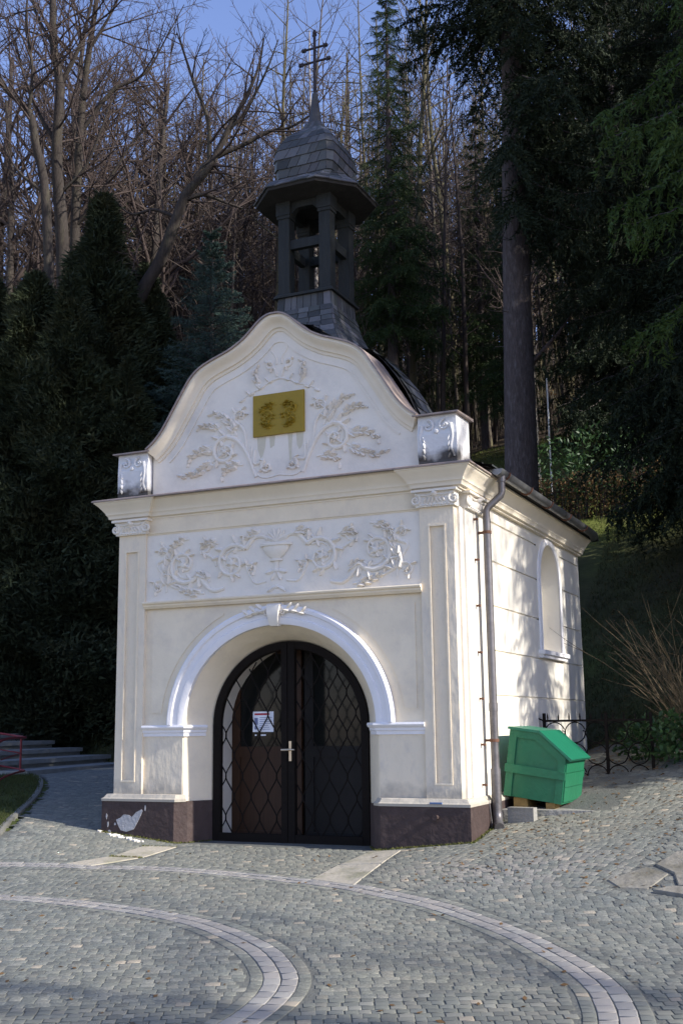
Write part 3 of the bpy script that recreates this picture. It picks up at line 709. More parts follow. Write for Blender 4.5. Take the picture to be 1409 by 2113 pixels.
rl.put(vv, [(i*9+q, i*9+q+1, (i+1)*9+q+1, (i+1)*9+q) for i in range(len(vz)-1) for q in range(8)]+[tuple(range((len(vz)-1)*9, len(vz)*9))])
rl.obj('urn', 'plaster_white', panel, 30)
rl = Relief(ff)
for a in (-1.0, -.6, -.2, .2, .6, 1.0): rl.leaf(0, 3.07, math.pi/2+a, .15, .06, .02, a*.5)
rl.obj('leaf_spray', 'plaster_white', panel, 26); rl = Relief(ff)
for a in (-1.1, -.4, .4, 1.1): rl.leaf(0, 2.78, -math.pi/2+a, .13, .06, .022, a*.5)
rl.obj('leaf_spray', 'plaster_white', panel, 26); rl = Relief(ff)
for a in (-1.3, 1.3): rl.leaf(0, 2.60, -math.pi/2+a, .12, .05, .02, -a*.4)
rl.dome(0, 2.60, .025, .02)
rl.obj('leaf_spray', 'plaster_white', panel, 50)
# leaf bosses beside the keystone
kf = lambda u, w, h: (u, YW-.06-h*1.6, w)
for sx in (-1, 1):
    rl = Relief(kf)
    for i in range(6):
        u = sx*(.09+.04*i); w = 2.365-.006*i*i*.35
        rl.leaf(u, w, (0 if sx > 0 else math.pi)+sx*.5*(1 if i % 2 else -1), .10, .05, .024, sx*.4)
    rl.volute(sx*.085, 2.33, .04, math.pi/2, 1.1, -sx, .012, .008)
    rl.obj('leaf_boss', 'plaster_white', chapel, 50)
# gable
HALF = [(0, 5.545), (.06, 5.542), (.13, 5.515), (.20, 5.465), (.285, 5.385), (.40, 5.292), (.56, 5.205), (.74, 5.14), (.91, 5.065), (1.03, 4.965), (1.13, 4.82), (1.25, 4.63), (1.385, 4.42), (1.49, 4.30), (1.60, 4.215)]
hc = catmull(HALF, 3); curve = [(-x, z) for x, z in hc[::-1]]+hc[1:]
def off_curve(c_, d):
    out = []
    for i in range(len(c_)):
        a = c_[max(i-1, 0)]; b = c_[min(i+1, len(c_)-1)]; v = Vector((b[0]-a[0], b[1]-a[1])).normalized(); out.append((c_[i][0]+v.y*d, c_[i][1]-v.x*d))
    return out
mb = MB(); inner = off_curve(curve, .02)
poly = [(-1.58, 3.66)]+[p for p in inner]+[(1.58, 3.66)]
mb.add([(x, .10, z) for x, z in inner]+[(x, .10, 3.66) for x, z in inner], [(i, i+1, len(inner)+i+1, len(inner)+i) for i in range(len(inner)-1)])
mb.add([(x, .42, z) for x, z in inner]+[(x, .42, 3.66) for x, z in inner], [(i, len(inner)+i, len(inner)+i+1, i+1) for i in range(len(inner)-1)])
gable = mb.obj('gable', 'plaster_white', chapel)
mb = MB(); mb.xsweep(curve, [(.0, .42), (.0, -.02), (-.03, -.025), (-.045, -.01), (-.055, .0), (-.07, .03), (-.10, .055), (-.125, .06), (-.13, .08), (-.16, .085), (-.165, .11), (-.03, .42)])
mb.obj('gable_moulding', 'cornice_paint', gable, 30)
mb = MB(); mb.xsweep(curve, [(.018, .44), (.018, -.045), (.0, -.045), (.002, -.04), (.004, .44)]); mb.obj('gable_flashing', 'flashing', gable)
half_o = [p for p in off_curve(curve, .235) if .06 < p[0] < 1.42]; keep = []
for p in half_o:
    if not keep or (p[0] > keep[-1][0]+.004 and p[1] < keep[-1][1]+.001): keep.append(p)
ic = [(-x, z) for x, z in keep[::-1]]+[(0, keep[0][1]+.012)]+keep
mb = MB(); mb.xsweep(ic, [(.0, .12), (.0, .088), (-.018, .088), (-.02, .12)]); mb.obj('gable_bead', 'plaster_white', gable)
gf = lambda u, w, h: (u, .10-h*1.25, w)
for sx in (-1, 1):
    A = lambda a: a if sx > 0 else math.pi-a
    X = lambda v: sx*v
    st = lambda p: [(sx*a, b) for a, b in p]
    scroll(gf, X(.66), 4.12, .17, A(1.7), 1.45, -sx, parent=gable, leaves=7, stem=st([(.28, 3.80), (.38, 4.05), (.50, 4.22)]), lv=.11)
    scroll(gf, X(.47), 4.50, .10, A(-1.5), 1.3, sx, parent=gable, leaves=5, th=.012, stem=st([(.40, 4.10), (.42, 4.30)]), lv=.08)
    scroll(gf, X(.11), 5.03, .055, A(-2.2), 1.2, sx, parent=gable, leaves=2, th=.012, stem=st([(.03, 4.88), (.05, 4.96)]), lv=.05)
    scroll(gf, X(.15), 3.90, .075, A(1.2), 1.3, -sx, parent=gable, leaves=3, th=.013, stem=st([(.30, 4.1), (.30, 3.95)]), lv=.05)
    rl = Relief(gf); rl.strand(catmull(st([(.03, 5.02), (.04, 5.10), (.09, 5.17), (.10, 5.22)]), 5), .013, .008)
    rl.strand(catmull(st([(.0, 4.86), (.12, 4.83), (.22, 4.77), (.34, 4.74), (.48, 4.66)]), 5), .012, .008)
    for i in range(7): rl.leaf(sx*(.05+.06*i), 4.86-.028*i, A(.6 if i % 2 else -.7), .085, .038, .02, sx*.5)
    rl.obj('garland', 'plaster_white', gable, 50)
    spray(gf, X(.52), 4.28, A(1.1), .42, 9, parent=gable, bend=-sx*.5, lv=.10)
    spray(gf, X(.80), 4.16, A(.1), .36, 8, parent=gable, bend=-sx*.6, lv=.09)
    spray(gf, X(.78), 4.05, A(-.6), .46, 10, parent=gable, bend=sx*.4, lv=.09)
    spray(gf, X(.70), 4.35, A(.6), .30, 7, parent=gable, bend=-sx*.5, lv=.08)
    spray(gf, X(.44), 3.95, A(.1), .30, 6, parent=gable, bend=-sx*.7, lv=.09)
    spray(gf, X(.24), 4.80, A(1.0), .22, 5, parent=gable, bend=sx*.6, lv=.07)
    rl = Relief(gf); rl.strand(catmull(st([(.34, 4.14), (.325, 3.95), (.26, 3.82), (.16, 3.78), (.0, 3.80)]), 5), .012, .010); rl.obj('cartouche_rim', 'plaster_white', gable, 50)
# plaque with raised ornament
mb = MB(); mb.box(-.305, .305, .072, .12, 4.235, 4.69); plaque = mb.obj('plaque', 'plaque_ochre', gable)
pf = lambda u, w, h: (u, .072-h, w)
for sx in (-1, 1):
    A = lambda a: a if sx > 0 else math.pi-a
    scroll(pf, sx*.13, 4.44, .085, A(.4), 1.3, sx, 'plaque_ochre', plaque, 7, .010, 'scroll', None, .055)
    spray(pf, sx*.02, 4.56, A(.2), .22, 7, 'plaque_ochre', plaque, -sx*.9, lv=.05, th=.007)
    spray(pf, sx*.04, 4.34, A(-.2), .20, 6, 'plaque_ochre', plaque, sx*.9, lv=.05, th=.007)
# stained patches below the plaque
mb = MB()
for u0, u1, w1 in ((-.27, -.16, 4.0), (.10, .16, 3.93), (-.12, -.05, 4.1), (.2, .29, 4.05)):
    pts = [(u0, 4.234), (u0+.01, 4.1), ((u0+u1)/2-.01, w1), ((u0+u1)/2+.015, w1+.02), (u1-.01, 4.12), (u1, 4.234)]
    mb.add([(a, .0985, b) for a, b in pts], [tuple(range(len(pts)))])
mat('stain', (.60, .55, .42), .9, .08, 20); mb.obj('water_stain', 'stain', gable)
# corner pedestals on the cornice
for sx in (-1, 1):
    a, b = (-2.0, -1.60) if sx < 0 else (1.60, 2.0)
    mb = MB(); pr = [(3.66, 0), (3.74, 0), (3.80, -.02), (4.0, -.03), (4.10, -.01), (4.20, .0)]
    V_ = []
    for z_, o_ in pr: V_ += [(a-o_*.5 if sx < 0 else a, .02+o_, z_), (b, .02+o_, z_) if sx < 0 else (b+o_*.5*-1, .02+o_, z_), (b, .42, z_), (a, .42, z_)]
    m_ = len(pr); mb.add(V_, [(i*4+k, i*4+(k+1) % 4, (i+1)*4+(k+1) % 4, (i+1)*4+k) for i in range(m_-1) for k in range(4)]+[(0, 3, 2, 1), tuple(range(4*m_-4, 4*m_))])
    ped = mb.obj('pedestal', 'pedestal_plaster', chapel)
    mb = MB(); mb.add([(a-.04, -.04, 4.20), (b+.04, -.04, 4.20), (b+.04, .46, 4.205), (a-.04, .46, 4.205), (a-.04, -.04, 4.215), (b+.04, -.04, 4.215), (b+.04, .46, 4.235), (a-.04, .46, 4.235)], [(0, 3, 2, 1), (4, 5, 6, 7), (0, 1, 5, 4), (1, 2, 6, 5), (2, 3, 7, 6), (3, 0, 4, 7)])
    mb.obj('cap_sheet', 'flashing', ped)
    pfn = lambda u, w, h: (u, .02-.02-h*1.3, w)
    c_ = (a+b)/2
    rl = Relief(pfn)
    for s2 in (-1, 1):
        rl.volute(c_+s2*.085, 4.09, .065, math.pi/2, 1.2, s2, .015, .01)
        rl.strand(catmull([(c_+s2*.15, 4.10), (c_+s2*.17, 3.98), (c_+s2*.15, 3.86), (c_+s2*.18, 3.76)], 5), .02, .014)
        for i in range(4): rl.leaf(c_+s2*.15, 4.0-.06*i, -math.pi/2-s2*.5, .08, .04, .02, s2*.4)
    rl.dome(c_, 4.03, .03, .025)
    rl.obj('scroll', 'pedestal_plaster', ped, 50)
# capitals
def capital(fn, c_, hw, parent):
    rl = Relief(fn)
    for s2 in (-1, 1):
        rl.volute(c_+s2*(hw-.035), 3.345, .062, math.pi/2, 1.6, s2, .017, .009, 1.3)
        rl.strand(catmull([(c_, 3.40), (c_+s2*hw*.4, 3.385), (c_+s2*(hw-.05), 3.405)], 4), .013, .016, 1.2)
        for i in range(3): rl.leaf(c_+s2*(.035+.04*i), 3.30, math.pi/2+s2*.3, .075, .035, .03, s2*.4)
    rl.dome(c_, 3.40, .036, .05); rl.dome(c_, 3.40, .018, .062)
    for i in range(9): rl.dome(c_-hw+.09+i*(2*hw-.18)/8, 3.292, .012, .018)
    return rl.obj('capital_ornament', 'plaster_white', parent, 50)
for sx in (-1, 1):
    c_ = sx*1.775
    mb = MB(); mb.box(c_-.20, c_+.20, -.035, .1, 3.275, 3.42); mb.box(c_-.235, c_+.235, -.075, .1, 3.42, 3.442)
    cap = mb.obj('capital', 'plaster_white', chapel)
    capital(lambda u, w, h: (u, -.035-h, w), c_, .235, cap)
    mb = MB(); a, b = sorted((sx*1.9, sx*2.035)); mb.box(a, b, .20, .80, 3.275, 3.42); a, b = sorted((sx*1.9, sx*2.075)); mb.box(a, b, .16, .86, 3.42, 3.442)
    cap = mb.obj('capital', 'plaster_white', chapel)
    capital(lambda u, w, h: (sx*(2.035+h), u, w), .51, .32, cap)
# plinth marks
mb = MB()
pts = [(-1.86, .235), (-1.80, .26), (-1.765, .29), (-1.70, .285), (-1.665, .265), (-1.61, .315), (-1.545, .345), (-1.53, .33), (-1.56, .27), (-1.60, .20), (-1.64, .14), (-1.73, .115), (-1.80, .13), (-1.835, .18)]
mb.xprism(pts, -.070, -.05); mb.obj('bare_patch', 'bare_plaster', chapel)
for cx_, cz_, r1_, r2_ in ((-1.985, .27, .012, .03), (-1.965, .19, .010, .034), (-1.945, .115, .02, .016), (-1.875, .19, .014, .014), (-1.50, .36, .008, .03)):
    mb = MB(); mb.xprism([(cx_+r1_*math.cos(a_)*rnd.uniform(.6, 1.3), cz_+r2_*math.sin(a_)*rnd.uniform(.6, 1.3)) for a_ in np.linspace(0, 5.6, 8)][::-1], -.0685, -.05); mb.obj('bare_patch', 'bare_plaster', chapel)
mb = MB(); mb.tube([(1.72, -.02, .33), (1.72, -.10, .335), (1.72, -.125, .335)], [.022, .022, .026], 10); mb.obj('pipe_stub', 'plinth_brown', chapel, 40)
mb = MB(); mb.box(1.66, 1.78, -.088, -.07, .452, .468); mb.obj('metal_tag', 'tag_blue', chapel)
# gate: two leaves of wavy bars in an arched frame
gate = bpy.data.objects.new('gate', None); col.objects.link(gate); gate.parent = chapel; gate.location = (0, .31, 0)
YG = .31
def lp(o): return o
gp = [(-DH+.002, .0)]+arch_pts(DH-.002, DHT-.002, AZ, 40)+[(DH-.002, .0)]
mb = MB(); mb.xsweep(gp, [(.0, .0), (.0, -.03), (-.075, -.03), (-.085, -.015), (-.085, .03), (.0, .03)]); mb.obj('gate_frame', 'iron', gate, 30)
mb = MB(); mb.box(-.075, -.008, -.045, .02, .0, 2.03); mb.obj('gate_stile', 'iron', gate)
mb = MB(); mb.box(-.002, .075, -.040, .02, .0, 2.03); mb.obj('gate_stile', 'iron', gate)
mb = MB(); mb.box(-.82, .82, -.035, .015, .012, .10); mb.obj('gate_rail', 'iron', gate)
def arch_top(x): return AZ+DHT*math.sqrt(max(0, 1-(x/DH)**2))
for s_ in (-1, 1):
    nb = 8; x0, x1 = .10, .80; sp = (x1-x0)/(nb-1)
    for i in range(nb):
        xb = s_*(x0+sp*i); top = arch_top(abs(xb)+.05)-.06
        zz = np.arange(.10, top, .035)
        pts = [(xb+sp*.5*(1 if i % 2 else -1)*(lambda t: math.sin(t)-.06*math.sin(3*t))(2*math.pi*(z_-.15)/.42), -.005+.004*(i % 2), z_) for z_ in zz]
        pts = [p for p in pts if abs(p[0]) < DH-.06 or True]
        mb = MB(); mb.tube(pts, .0075, 5); mb.obj('gate_bar', 'iron', gate, 60)
mb = MB(); mb.box(.017, .045, -.052, -.040, .83, 1.03); mb.obj('lock_plate', 'brass', gate)
mb = MB(); mb.tube([(.031, -.05, .945), (.031, -.09, .945), (-.05, -.095, .943)], .011, 7); mb.tube([(.031, -.05, .945), (.031, -.088, .945), (.10, -.09, .944)], .008, 7); mb.obj('handle', 'brass', gate, 40)
# white jambs and the glazed wooden doors behind the gate
jp = [(-.865, .0)]+arch_pts(.865, .83, AZ, 30)+[(.865, .0)]; k = len(jp)
mb = MB(); mb.add([(x, .345, z) for x, z in jp]+[(x, .64, z) for x, z in jp], [(i, i+1, k+i+1, k+i) for i in range(k-1)]); mb.obj('door_jamb', 'plaster_white', chapel, 40)
idr = bpy.data.objects.new('inner_door', None); col.objects.link(idr); idr.parent = chapel; idr.location = (0, .62, 0)
for s_ in (-1, 1):
    mb = MB(); a, b = sorted((s_*.02, s_*.86))
    mb.box(a, b, .0, .05, .0, .10); mb.box(a, b, .0, .05, .86, .97); mb.box(a, b, .0, .05, 1.95, 2.05)
    for q in ((s_*.02, s_*.12), (s_*.76, s_*.86)):
        c1, c2 = sorted(q); mb.box(c1, c2, .002, .048, .10, .86); mb.box(c1, c2, .002, .048, .97, 1.95)
    fr = mb.obj('door_frame', 'inner_wood' if s_ < 0 else 'inner_dark', idr)
    a, b = sorted((s_*.11, s_*.77)); mb = MB(); mb.box(a, b, .015, .035, .09, .87); mb.obj('door_panel', 'inner_wood' if s_ < 0 else 'inner_dark', idr)
    mb = MB(); mb.box(a, b, .02, .028, .96, 1.96); mb.obj('pane', 'door_glass', idr)
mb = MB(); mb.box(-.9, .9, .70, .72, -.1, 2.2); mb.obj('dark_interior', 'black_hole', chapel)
# main roof: slate shell following the gable curve, flaring to the eaves
E_ = [(0, 5.60), (.2, 5.56), (.40, 5.40), (.60, 5.28), (.80, 5.19), (1.0, 5.10), (1.16, 4.92), (1.33, 4.66), (1.48, 4.32), (1.62, 4.05), (1.78, 3.90), (2.0, 3.80), (2.22, 3.73)]
ec = catmull(E_, 2)
def roof_pt(x, z, y):                                  # hipped at the back
    h = (z-3.72)/1.9
    return (x, min(y, min(5.44, .95+4.5*max(0, 1-h)**6)), z)
mb = MB(); ys = [.40, 1.2, 2.0, 3.0, 4.0, 5.0, 5.7]
full = [(-x, z) for x, z in ec[::-1]]+ec[1:]
mb.add([roof_pt(x, z-.03, y) for y in ys for x, z in full], [(j*len(full)+i, j*len(full)+i+1, (j+1)*len(full)+i+1, (j+1)*len(full)+i) for j in range(len(ys)-1) for i in range(len(full)-1)])
mb.add([roof_pt(x, z-.03, 5.7) for x, z in full]+[(x, 5.46, 3.67) for x, z in full], [(i, i+1, len(full)+i+1, len(full)+i) for i in range(len(full)-1)])
roof = mb.obj('roof', 'dark_soffit', chapel)
mb = MB(); mb.sweep([(-2.0, .45), (-2.0, 5.3), (2.0, 5.3), (2.0, .45)][::-1], [(-.2, 3.658), (.20, 3.67), (.20, 3.70), (-.2, 3.74)]) ; mb.obj('eave_board', 'dark_soffit', roof)
SLC = [(.072, .076, .078), (.058, .061, .064), (.11, .112, .118), (.048, .052, .053), (.082, .082, .09), (.066, .072, .069)]
def sl_col(): 
    c_ = SLC[rnd.randrange(6)]; k_ = rnd.choice((.8, .9, 1, 1, 1.15, 1.5)); return tuple(q*k_ for q in c_)
mb = MB(); acc = 0
for i in range(len(ec)-1):
    pass
seg = [math.dist(ec[i], ec[i+1]) for i in range(len(ec)-1)]; S = np.concatenate([[0], np.cumsum(seg)])
exs = np.array(ec)
def along(s_): return np.interp(s_, S, exs[:, 0]), np.interp(s_, S, exs[:, 1])
rowh = .17
def yl(z): return .95+4.4*max(0, 1-(z-3.72)/1.9)**6
for sgn in (-1, 1):
    r_ = 0
    while r_*rowh < S[-1]-.02:
        s0, s1 = r_*rowh, min((r_+1)*rowh+.05, S[-1]); x0, z0 = along(s0); x1, z1 = along(s1); r_ += 1
        yy = .42+rnd.random()*.1
        while yy < yl(z0)-.08:
            w_ = rnd.uniform(.16, .24); y2 = min(yy+w_-.004, yl(z0))
            dx, dz_ = x1-x0, z1-z0; L_ = math.hypot(dx, dz_)+1e-9; nx_, nz_ = -dz_/L_, dx/L_
            o0, o1 = .0, .016; sl = .02
            P_ = [(sgn*(x0+nx_*o0), yy+sl, z0+nz_*o0), (sgn*(x0+nx_*o0), y2+sl, z0+nz_*o0), (sgn*(x1+nx_*o1), y2, z1+nz_*o1), (sgn*(x1+nx_*o1), yy, z1+nz_*o1)]
            Q_ = [(sgn*(x1+nx_*(o1-.014)), y2, z1+nz_*(o1-.014)), (sgn*(x1+nx_*(o1-.014)), yy, z1+nz_*(o1-.014))]
            mb.add(P_+Q_, [(0, 1, 2, 3), (3, 2, 4, 5)], sl_col()); yy += w_
sl = mb.obj('roof_slates', 'slate', roof); sl['kind'] = 'stuff'
# hip slates at the back
# turret
TY = 1.05
def cham(a, c): return [(a, -a+c), (a, a-c), (a-c, a), (-a+c, a), (-a, a-c), (-a, -a+c), (-a+c, -a), (a-c, -a)]
def shingled(parent, levels, nside, name='slate', m='slate', slant=.0, th=.012, stag=True, chn=1):
    """levels: (z, half, chamfer) from the bottom up; each course is split into single slates"""
    for r_ in range(len(levels)-1):
        z0, a0, c0 = levels[r_]; z1, a1, c1 = levels[r_+1]
        lo, hi = cham(a0+th, c0), cham(a1, c1)
        for e in range(8):
            is_ch = e % 2 == 1
            ns = (max(1, chn) if is_ch else nside)
            A_, B_ = lo[e], lo[(e+1) % 8]; C_, D_ = hi[e], hi[(e+1) % 8]
            if math.dist(A_, B_) < .015 and math.dist(C_, D_) < .015: continue
            cuts = [0]+[ (q+ (rnd.uniform(-.12, .12)))/ns for q in range(1, ns)]+[1]
            for q in range(ns):
                t0, t1 = cuts[q]+.006, cuts[q+1]-.006
                sh = slant/ns if not is_ch else 0
                L3 = lambda P0, P1, t, z: Vector((P0[0]+(P1[0]-P0[0])*t, TY+P0[1]+(P1[1]-P0[1])*t, z))
                u0 = min(1, max(0, t0+sh)) if q else t0; u1 = min(1, max(0, t1+sh)) if q < ns-1 else t1
                p0, p1 = L3(A_, B_, t0, z0-.006+rnd.uniform(-.004, .004)), L3(A_, B_, t1, z0-.006+rnd.uniform(-.004, .004))
                p2, p3 = L3(C_, D_, u1, z1+.01), L3(C_, D_, u0, z1+.01)
                nrm = (p1-p0).cross(p3-p0)
                if nrm.length < 1e-9: continue
                nrm.normalize(); b_ = nrm*-th
                mb = MB(); mb.add([p0, p1, p2, p3, p0+b_, p1+b_, p2+b_*.3, p3+b_*.3], [(0, 1, 2, 3), (4, 7, 6, 5), (0, 4, 5, 1), (1, 5, 6, 2), (2, 6, 7, 3), (3, 7, 4, 0)], sl_col())
                mb.obj(name, m, parent)
def shell(levels, d=.02):
    mb = MB(); V_ = []
    for z, a, c_ in levels: V_ += [(x, TY+y, z) for x, y in cham(max(a-d, .01), c_)]
    k_ = len(levels); mb.add(V_, [(i*8+q, i*8+(q+1) % 8, (i+1)*8+(q+1) % 8, (i+1)*8+q) for i in range(k_-1) for q in range(8)]+[tuple(range(8))[::-1], tuple(range(8*k_-8, 8*k_))])
    return mb
fl_lv = [(5.15, .70, .04), (5.25, .62, .04), (5.34, .56, .03), (5.43, .51, .03), (5.51, .465, .03), (5.59, .43, .02), (5.66, .40, .02), (5.73, .38, .015), (5.80, .365, .01), (5.85, .355, .01)]
tb = shell(fl_lv).obj('turret_base', 'dark_soffit', chapel)
shingled(tb, fl_lv, 5)
mb = shell([(5.83, .335, .01), (6.02, .335, .01)], 0); bandp = mb.obj('turret_band', 'dark_soffit', chapel)
shingled(bandp, [(5.835, .335, .008), (6.02, .338, .008)], 8, th=.014)
mb = shell([(6.02, .375, .01), (6.045, .375, .01), (6.06, .36, .01), (6.06, .2, .01)], 0); mb.obj('turret_ledge', 'turret_wood', chapel)
for ix in (-1, 1):
    for iy in (-1, 1):
        x0, y0 = ix*.262, TY+iy*.262; h_ = .070
        mb = MB(); mb.box(x0-h_, x0+h_, y0-h_, y0+h_, 6.055, 7.02); mb.box(x0-h_-.012, x0+h_+.012, y0-h_-.012, y0+h_+.012, 7.0, 7.04); mb.box(x0-h_-.02, x0+h_+.02, y0-h_-.02, y0+h_+.02, 7.04, 7.30)
        mb.box(x0-h_-.01, x0+h_+.01, y0-h_-.01, y0+h_+.01, 6.055, 6.09)
        mb.obj('turret_post', 'turret_wood', chapel)
for ax, s_ in (('x', -1), ('x', 1), ('y', -1), ('y', 1)):
    mb = MB()
    if ax == 'x': mb.box(-.2, .2, TY+s_*.27-.035, TY+s_*.27+.035, 6.62, 6.73)
    else: mb.box(s_*.27-.035, s_*.27+.035, TY-.2, TY+.2, 6.60, 6.71)
    mb.obj('turret_rail', 'turret_wood', chapel)
    mb = MB()
    if ax == 'x': mb.xprism([(-.2, 7.2), (-.2, 6.98), (-.165, 7.06), (-.10, 7.12), (.10, 7.12), (.165, 7.06), (.2, 6.98), (.2, 7.2)], TY+s_*.27-.04, TY+s_*.27+.04)
    else: mb.box(s_*.27-.04, s_*.27+.04, TY-.2, TY+.2, 7.1, 7.2)
    mb.obj('turret_arch', 'turret_wood', chapel)
# skirt roof and onion dome
sk = [(7.27, .665, .36), (7.31, .62, .32), (7.35, .565, .25), (7.39, .52, .17), (7.415, .455, .12), (7.44, .405, .08)]
dm = [(7.44, .335, .05), (7.51, .348, .055), (7.61, .372, .06), (7.73, .386, .065), (7.855, .376, .065), (7.965, .336, .06), (8.05, .282, .05), (8.12, .215, .04), (8.17, .155, .03), (8.21, .122, .025), (8.28, .10, .02)]
sd = [(7.20, .33, .02), (7.225, .65, .35), (7.27, .665, .36)]
skm = shell(sd+sk[1:], 0.004); skp = skm.obj('skirt_roof', 'dark_soffit', chapel)
shingled(skp, sk, 6, slant=.3, chn=3)
dome = shell(dm).obj('onion_dome', 'dark_soffit', chapel)
shingled(dome, dm, 5, slant=.55)
mb = MB(); mb.tube([(0, TY, 8.24), (0, TY, 8.30), (0, TY, 8.50), (0, TY, 8.70), (0, TY, 8.72)], [.105, .088, .06, .036, .02], 8); mb.obj('spire_cone', 'lead', chapel, 20)
cross = bpy.data.objects.new('cross', None); col.objects.link(cross); cross.parent = chapel
mb = MB(); mb.tube([(0, TY, 8.70), (0, TY, 9.50)], [.024, .018], 8); mb.obj('cross_shaft', 'cross_iron', cross, 40)
for z_, hl in ((9.32, .155), (9.135, .195)):
    mb = MB(); mb.tube([(-hl, TY, z_), (hl, TY, z_)], .014, 8)
    for s_ in (-1, 1): mb.ball((s_*hl, TY, z_), .026, 8, 5); mb.ball((s_*(hl-.028), TY, z_+.015), .016, 6, 4); mb.ball((s_*(hl-.028), TY, z_-.015), .016, 6, 4)
    mb.obj('cross_bar', 'cross_iron', cross, 40)
mb = MB(); mb.ball((0, TY, 9.52), .028, 8, 5); mb.ball((-.018, TY, 9.49), .016, 6, 4); mb.ball((.018, TY, 9.49), .016, 6, 4); mb.ball((0, TY, 9.55), .018, 6, 4); mb.obj('cross_finial', 'cross_iron', cross, 40)
# gutter, outlet, downpipe
gut = []
gpth = [(2.25, .50), (2.25, 1.5), (2.25, 3.0), (2.25, 4.4), (2.24, 4.95), (2.19, 5.25), (2.02, 5.42), (1.6, 5.47), (0, 5.48)]
mb = MB(); k = 9; r_ = .062; V_ = []
for i, (x, y) in enumerate(gpth):
    a = Vector(gpth[max(i-1, 0)]); b = Vector(gpth[min(i+1, len(gpth)-1)]); d = (b-a).normalized(); nn_ = Vector((d.y, -d.x))
    for rr_, rng in ((r_, range(k)), (r_-.006, range(k-1, -1, -1))):
        for q in rng: t = math.pi*q/(k-1)+math.pi; V_.append((x+nn_.x*rr_*math.cos(t), y+nn_.y*rr_*math.cos(t), 3.705+rr_*math.sin(t)))
m2 = 2*k; mb.add(V_, [(i*m2+q, (i+1)*m2+q, (i+1)*m2+(q+1) % m2, i*m2+(q+1) % m2) for i in range(len(gpth)-1) for q in range(m2)]+[tuple(range(k))])
gutter = mb.obj('gutter', 'gutter_zinc', chapel, 40)
for yy in (.75, 1.6, 2.5, 3.4, 4.3):
    mb = MB(); mb.tube([(2.25+.07*math.cos(t), yy, 3.705+.07*math.sin(t)) for t in np.linspace(math.pi, 2*math.pi, 9)], .010, 5); mb.obj('gutter_bracket', 'rust', gutter)
mb = MB(); mb.tube([(2.25, .66, 3.66), (2.25, .66, 3.50), (2.238, .655, 3.46), (2.12, .60, 3.34), (2.10, .59, 3.30), (2.10, .59, 3.2)], .036, 12); mb.tube([(2.25, .66, 3.66), (2.25, .66, 3.60)], .046, 12)
mb.tube([(2.10, .59, 3.22), (2.10, .59, .42), (2.10, .585, .32), (2.115, .55, .25), (2.15, .47, .215)], .040, 12); mb.tube([(2.10, .59, 1.38), (2.10, .59, 1.30)], .044, 12); mb.tube([(2.10, .59, .75), (2.10, .59, .34), (2.105, .585, .30), (2.12, .55, .243), (2.155, .468, .206)], .048, 12)
dpipe = mb.obj('downpipe', 'zinc', chapel, 40)
for z_ in (3.08, 1.02):
    mb = MB(); mb.tube([(2.10, .59, z_-.015), (2.10, .59, z_+.015)], .046, 12); mb.box(2.0, 2.07, .58, .60, z_-.012, z_+.012); mb.obj('pipe_clamp', 'rust', dpipe, 40)
mb = MB(); pts = [(2.03, .47, z_) for z_ in np.linspace(3.27, .6, 20)]; mb.tube(pts+[(2.05, .50, .45), (2.075, .50, .2)], .007, 5); cable = mb.obj('lightning_cable', 'zinc', chapel, 40)
for z_ in (3.2, 2.79, 2.33, 1.87, 1.42, .98, .6):
    mb = MB(); mb.box(1.99, 2.045, .455, .485, z_-.008, z_+.012); mb.obj('cable_clip', 'rust', cable)
# paper notice on the gate
mb = MB(); mb.box(-.445, -.20, .335, .337, 1.125, 1.335)
notice = tag(mb.obj('notice', 'paper'), 'white paper notice with a red heading behind the left gate leaf', 'notice')
mb = MB(); mb.box(-.425, -.25, .3335, .3345, 1.298, 1.318); mb.obj('heading', 'paper_red', notice)
mb = MB(); mb.box(-.425, -.385, .3335, .3345, 1.20, 1.27); mb.box(-.425, -.395, .3335, .3345, 1.15, 1.185); mb.obj('picture', 'paper_ink', notice)
mb = MB()
for i in range(7): mb.box(-.365, -.365+.10+.05*rnd.random(), .3338, .3346, 1.27-.02*i, 1.275-.02*i)
mb.obj('text_lines', 'paper_ink', notice)
mb = MB(); mb.box(-.42, -.40, .334, .336, 1.085, 1.1); mb.box(-.35, -.29, .334, .336, 1.085, 1.1); tag(mb.obj('paper_slip', 'paper'), 'torn slip of white paper just below the notice on the gate', 'paper')

# ---------------------------------------------------------------- trees
tr = np.random.RandomState(11)
def unit(v): return v/(np.linalg.norm(v)+1e-12)
def tubes(branches):
    """branches: list of (pts m*3, radii m, sides) -> vertices, quads"""
    Vs, Fs, b = [], [], 0
    for P, r, n in branches:
        P = np.asarray(P, float); m = len(P); r = np.asarray(r, float)
        T = np.gradient(P, axis=0); T /= np.linalg.norm(T, axis=1, keepdims=True)+1e-12
        ref = np.array([.31, .21, .93]) if abs(T[0] @ np.array([.31, .21, .93])) < .85 else np.array([.9, -.3, .1])
        U = np.cross(T, ref); U /= np.linalg.norm(U, axis=1, keepdims=True)+1e-12; Wv = np.cross(T, U)
        a = 2*np.pi*np.arange(n)/n
        V = P[:, None]+(U[:, None]*np.cos(a)[None, :, None]+Wv[:, None]*np.sin(a)[None, :, None])*r[:, None, None]
        Vs.append(V.reshape(-1, 3))
        i, k = np.meshgrid(np.arange(m-1), np.arange(n), indexing='ij'); k2 = (k+1) % n
        Fs.append(b+np.stack([i*n+k, i*n+k2, (i+1)*n+k2, (i+1)*n+k], -1).reshape(-1, 4)); b += m*n
    return np.vstack(Vs), np.vstack(Fs)
